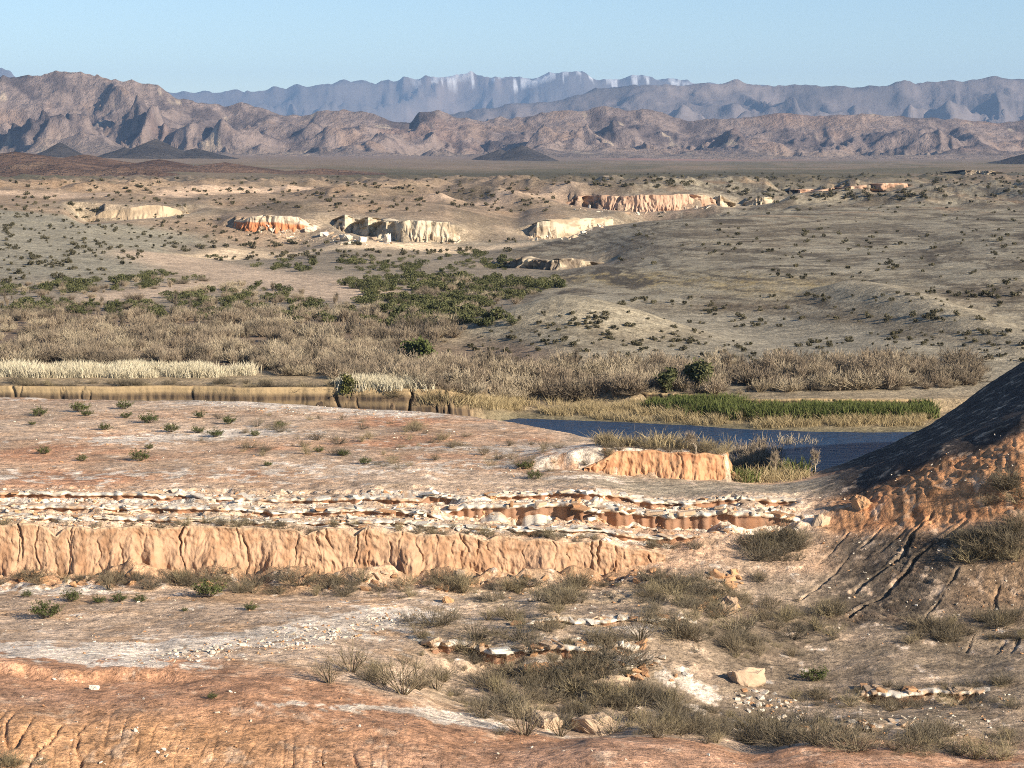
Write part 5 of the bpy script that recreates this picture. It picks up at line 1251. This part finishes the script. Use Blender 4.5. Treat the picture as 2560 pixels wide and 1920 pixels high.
def rock_parts(parent, pts, hr, meshes, seed, power=2.0):
    r = np.random.default_rng(seed)
    for p in pts:
        q = hr[0] + (hr[1] - hr[0]) * r.uniform() ** power
        o = add("rock", meshes[r.integers(len(meshes))], parent); o.location = (p[0], p[1], p[2] + CAMZ - .12 * q); o.rotation_euler = (r.normal() * .3, r.normal() * .3, r.uniform(0, 6.28)); o.scale = (q * r.uniform(.8, 1.5), q * r.uniform(.7, 1.2), q * r.uniform(.6, 1.0))
R_SL = [[], [], []]
for i in range(18):
    rr = np.random.default_rng(1300 + i); bm = bmesh.new()
    for cx in (-1, 1):
        for cy in (-1, 1):
            for cz in (0, 1):
                for _ in range(2): bm.verts.new((cx * rr.uniform(.55, 1), cy * rr.uniform(.5, 1), cz + rr.uniform(-.18, .18)))
    bmesh.ops.convex_hull(bm, input=list(bm.verts)); bmesh.ops.delete(bm, geom=[v for v in bm.verts if not v.link_faces], context='VERTS'); bmesh.ops.recalc_face_normals(bm, faces=bm.faces[:])
    me = bpy.data.meshes.new("block"); bm.to_mesh(me); bm.free(); me.materials.append((MAT_WROCK, MAT_PROCK, MAT_OROCK)[i % 3]); R_SL[i % 3].append(me)
def cap_blocks(parent, led, seed, wr, hr, white, skip=.25):
    """angular blocks of the hard bed lying broken along a ledge, each a part of it"""
    lab, xs_, lf_, th_, ov_, sd_, dp_ = led; r = np.random.default_rng(seed); u = px2u(xs_[0]); k = 0
    while u < px2u(xs_[1]) and k < 290:
        w = wr[0] * .6 + (wr[1] - wr[0] * .6) * r.uniform() ** 2.2; d = float(lf_(np.array([u]))[0]); x = u * d; u += w * r.uniform(.55, 1.15) / d
        if r.uniform() < np.clip(skip + .22 + 1.6 * float(fbm(np.array([x / 3.0]), np.array([seed * 1.3]), 19, 2)[0]), .02, .9): continue
        for q in range(1 if r.uniform() < .7 else 2):
            yy = d + r.normal() * .16 - ov_ * r.uniform(.2, .75) + .55 + q * r.uniform(.3, .9); h = .8 * r.uniform(*hr); xx = x + r.normal() * .15
            z = float(ground(xx * (d + ov_ + .8) / d, d + ov_ + .8))
            if r.uniform() < .16: yy -= r.uniform(.5, 1.4); z = float(ground(xx, yy)) + .02
            fam = (R_SL[0] if r.uniform() < .6 else R_W) if r.uniform() < white else R_SL[1 + int(r.uniform() < .22)]
            o = add("block", fam[r.integers(len(fam))], parent); o.location = (xx, yy, z + CAMZ - h * r.uniform(.35, .75)); o.rotation_euler = (r.normal() * .12, r.normal() * .12, r.normal() * .4); o.scale = (w * .58, r.uniform(.22, .55), h); k += 1
for led, par, sd, wr, hr, wh, sk in ((LEDGES[0], ledges[0], 1, (.25, 1.5), (.07, .22), .72, .05), (LEDGES[1], ledges[1], 2, (.3, 1.6), (.14, .36), .25, .0), (LEDGES[2], ledges[2], 3, (.2, 1.2), (.10, .28), .75, .0), (LEDGES[3], ledges[3], 4, (.2, 1.2), (.05, .15), .65, .12),
        (LEDGES[4], ledges[4], 5, (.25, 1.4), (.07, .22), .6, .05), (LEDGES[5], ledges[5], 6, (.25, .9), (.10, .26), .0, .05), (LEDGES[6], ledges[6], 7, (.2, .9), (.08, .2), .25, .05), (LEDGES[7], ledges[7], 8, (.25, 1.3), (.12, .36), .3, .15), (LEDGES[8], ledges[8], 9, (.25, 1.1), (.06, .18), .45, .2)):
    cap_blocks(par, led, sd, wr, hr, wh, sk)
rock_parts(wall, scatter([(0, 570), (200, 572), (420, 574), (600, 576), (660, 566), (700, 580), (560, 592), (300, 590), (0, 588)], 150, 1220, .6, 25), (.07, .42), R_O + R_P, 10)
rock_parts(ledges[0], scatter([(0, 489), (160, 490), (330, 491), (460, 488), (460, 497), (330, 501), (160, 503), (0, 503)], 130, 1201, .7, 30), (.06, .30), R_W + R_O[:2], 1)
rock_parts(ledges[2], scatter([(500, 491), (640, 497), (790, 510), (790, 521), (640, 512), (500, 503)], 150, 1202, .5, 30), (.07, .36), R_W + R_O[:1], 2)
rock_parts(ledges[1], scatter([(470, 508), (640, 520), (800, 530), (800, 538), (640, 530), (470, 516)], 60, 1203, .5), (.08, .34), R_O + R_W[:2], 3)
rock_parts(ledges[3], scatter([(0, 516), (300, 519), (560, 530), (700, 545), (700, 551), (560, 537), (300, 524), (0, 521)], 130, 1204, .8, 25), (.05, .22), R_W + R_O[:2], 4)
rock_parts(ledges[4], scatter([(0, 504), (300, 505), (560, 512), (560, 524), (300, 517), (0, 515)], 110, 1205, .8, 25), (.06, .28), R_W + R_O[:3], 5)
rock_parts(go, scatter([(170, 655), (260, 640), (330, 626), (400, 612), (410, 622), (330, 642), (240, 652), (190, 662)], 120, 1206, .6, 25), (.05, .22), R_W, 6)
rock_parts(go, scatter([(735, 690), (770, 690), (835, 728), (800, 738), (730, 705)], 90, 1207), (.06, .26), R_W + R_O[:2], 7)
rock_parts(go, scatter([(690, 600), (712, 575), (745, 570), (742, 596), (728, 618), (700, 616)], 60, 1208), (.14, .6), R_O, 8)
rock_parts(go, scatter([(560, 640), (640, 640), (700, 676), (640, 690), (540, 676)], 70, 1209, .5), (.12, .45), R_W[:3] + R_O, 9)
r_small = [scatter([(800, 500), (900, 470), (1024, 425), (1024, 470), (900, 500)], 50, 1210), scatter([(800, 540), (960, 520), (1024, 560), (1024, 660), (800, 640)], 160, 1211), scatter([(400, 585), (760, 560), (760, 620), (400, 620)], 200, 1212, .5),
           scatter([(0, 590), (400, 600), (400, 660), (0, 660)], 160, 1213, .5), scatter([(0, 400), (600, 430), (700, 480), (0, 480)], 260, 1214, .6), scatter([(760, 700), (1024, 690), (1024, 740), (780, 735)], 200, 1215, .6), scatter([(0, 485), (800, 500), (800, 540), (0, 530)], 1500, 1216, .7, 25), scatter([(100, 665), (330, 620), (410, 610), (400, 630), (250, 660)], 350, 1217, .5, 25), scatter([(200, 398), (420, 410), (420, 420), (200, 410)], 250, 1218, .6, 25), scatter([(0, 665), (400, 700), (700, 745), (1000, 765), (0, 768)], 130, 1219, .8, 60)]
ps = np.concatenate(r_small); r = np.random.default_rng(5); n = len(ps); h = .03 + .09 * r.uniform(0, 1, n) ** 2
ps[:, 2] = ground(ps[:, 0], ps[:, 1]) + CAMZ
gn_stuff("rubble", "small white and orange stones strewn over the clay", ps, np.stack([h * 1.3, h, h * .8], 1), r.uniform(0, 6.28, (n, 3)) * [0.1, 0.1, 1], r.integers(0, 6, n), R_W[:4] + R_O[:2], "stones")
def boulder(x, y, wp, hp, label, meshes, i, name="boulder", grp=None):
    p = hits([x], [y])[0]; s_ = p[1] / K
    o = add(name, meshes[i % len(meshes)]); o.location = (p[0], p[1] + wp * s_ * .3, p[2] + CAMZ - .1 * hp * s_); o.rotation_euler = (0, 0, i * 1.3); o.scale = (wp * s_ * .5, wp * s_ * .42, hp * s_ * .72); tag(o, label, "boulder", grp)
for i, a in enumerate([(748, 687, 40, 24, "cracked orange clay block standing above the white talus", R_BIG), (728, 612, 30, 22, "reddish clay lump in the crumbled heap below the ledges", R_BIG), (716, 596, 22, 17, "smaller clay lump on the crumbled heap", R_BIG),
        (820, 527, 20, 20, "rounded tan boulder under the red cliff", R_BIG), (862, 508, 24, 18, "tan boulder wedged at the red cliff's foot", R_BIG), (540, 676, 34, 16, "flat pale slab block at the front of the bench", R_BIG), (577, 684, 30, 18, "pale slab block beside the flat one", R_BIG),
        (612, 690, 34, 18, "third pale slab block along the bench front", R_BIG), (545, 728, 46, 20, "broad tan block beside the red rim", R_BIG), (600, 735, 56, 26, "largest speckled pinkish block behind the red rim", R_BIG), (448, 603, 12, 10, "single orange clod on the flat below the bluff", R_BIG),
        (735, 481, 12, 12, "small orange block at the promontory's tip", R_BIG), (94, 690, 10, 7, "small pile-like stone alone on the red mound", R_BW)]):
    boulder(*a[:5], a[5], i)
for i, a in enumerate([(310, 232, 12, 9, "leaning cream boulder between the two white cliffs"), (325, 236, 14, 6, "flat cream boulder below the gap in the cliffs"), (344, 241, 15, 10, "big rounded cream boulder left of the white cliff's foot"), (363, 242, 10, 9, "narrow cream boulder in the shaded cove of the white cliff"), (387, 243, 12, 14, "tall cream boulder at the white cliff's front"), (378, 236, 12, 9, "cream boulder leaning on the white cliff")]):
    boulder(*a, R_BW, i, grp="fallen boulders at the white cliff")
far_debris()
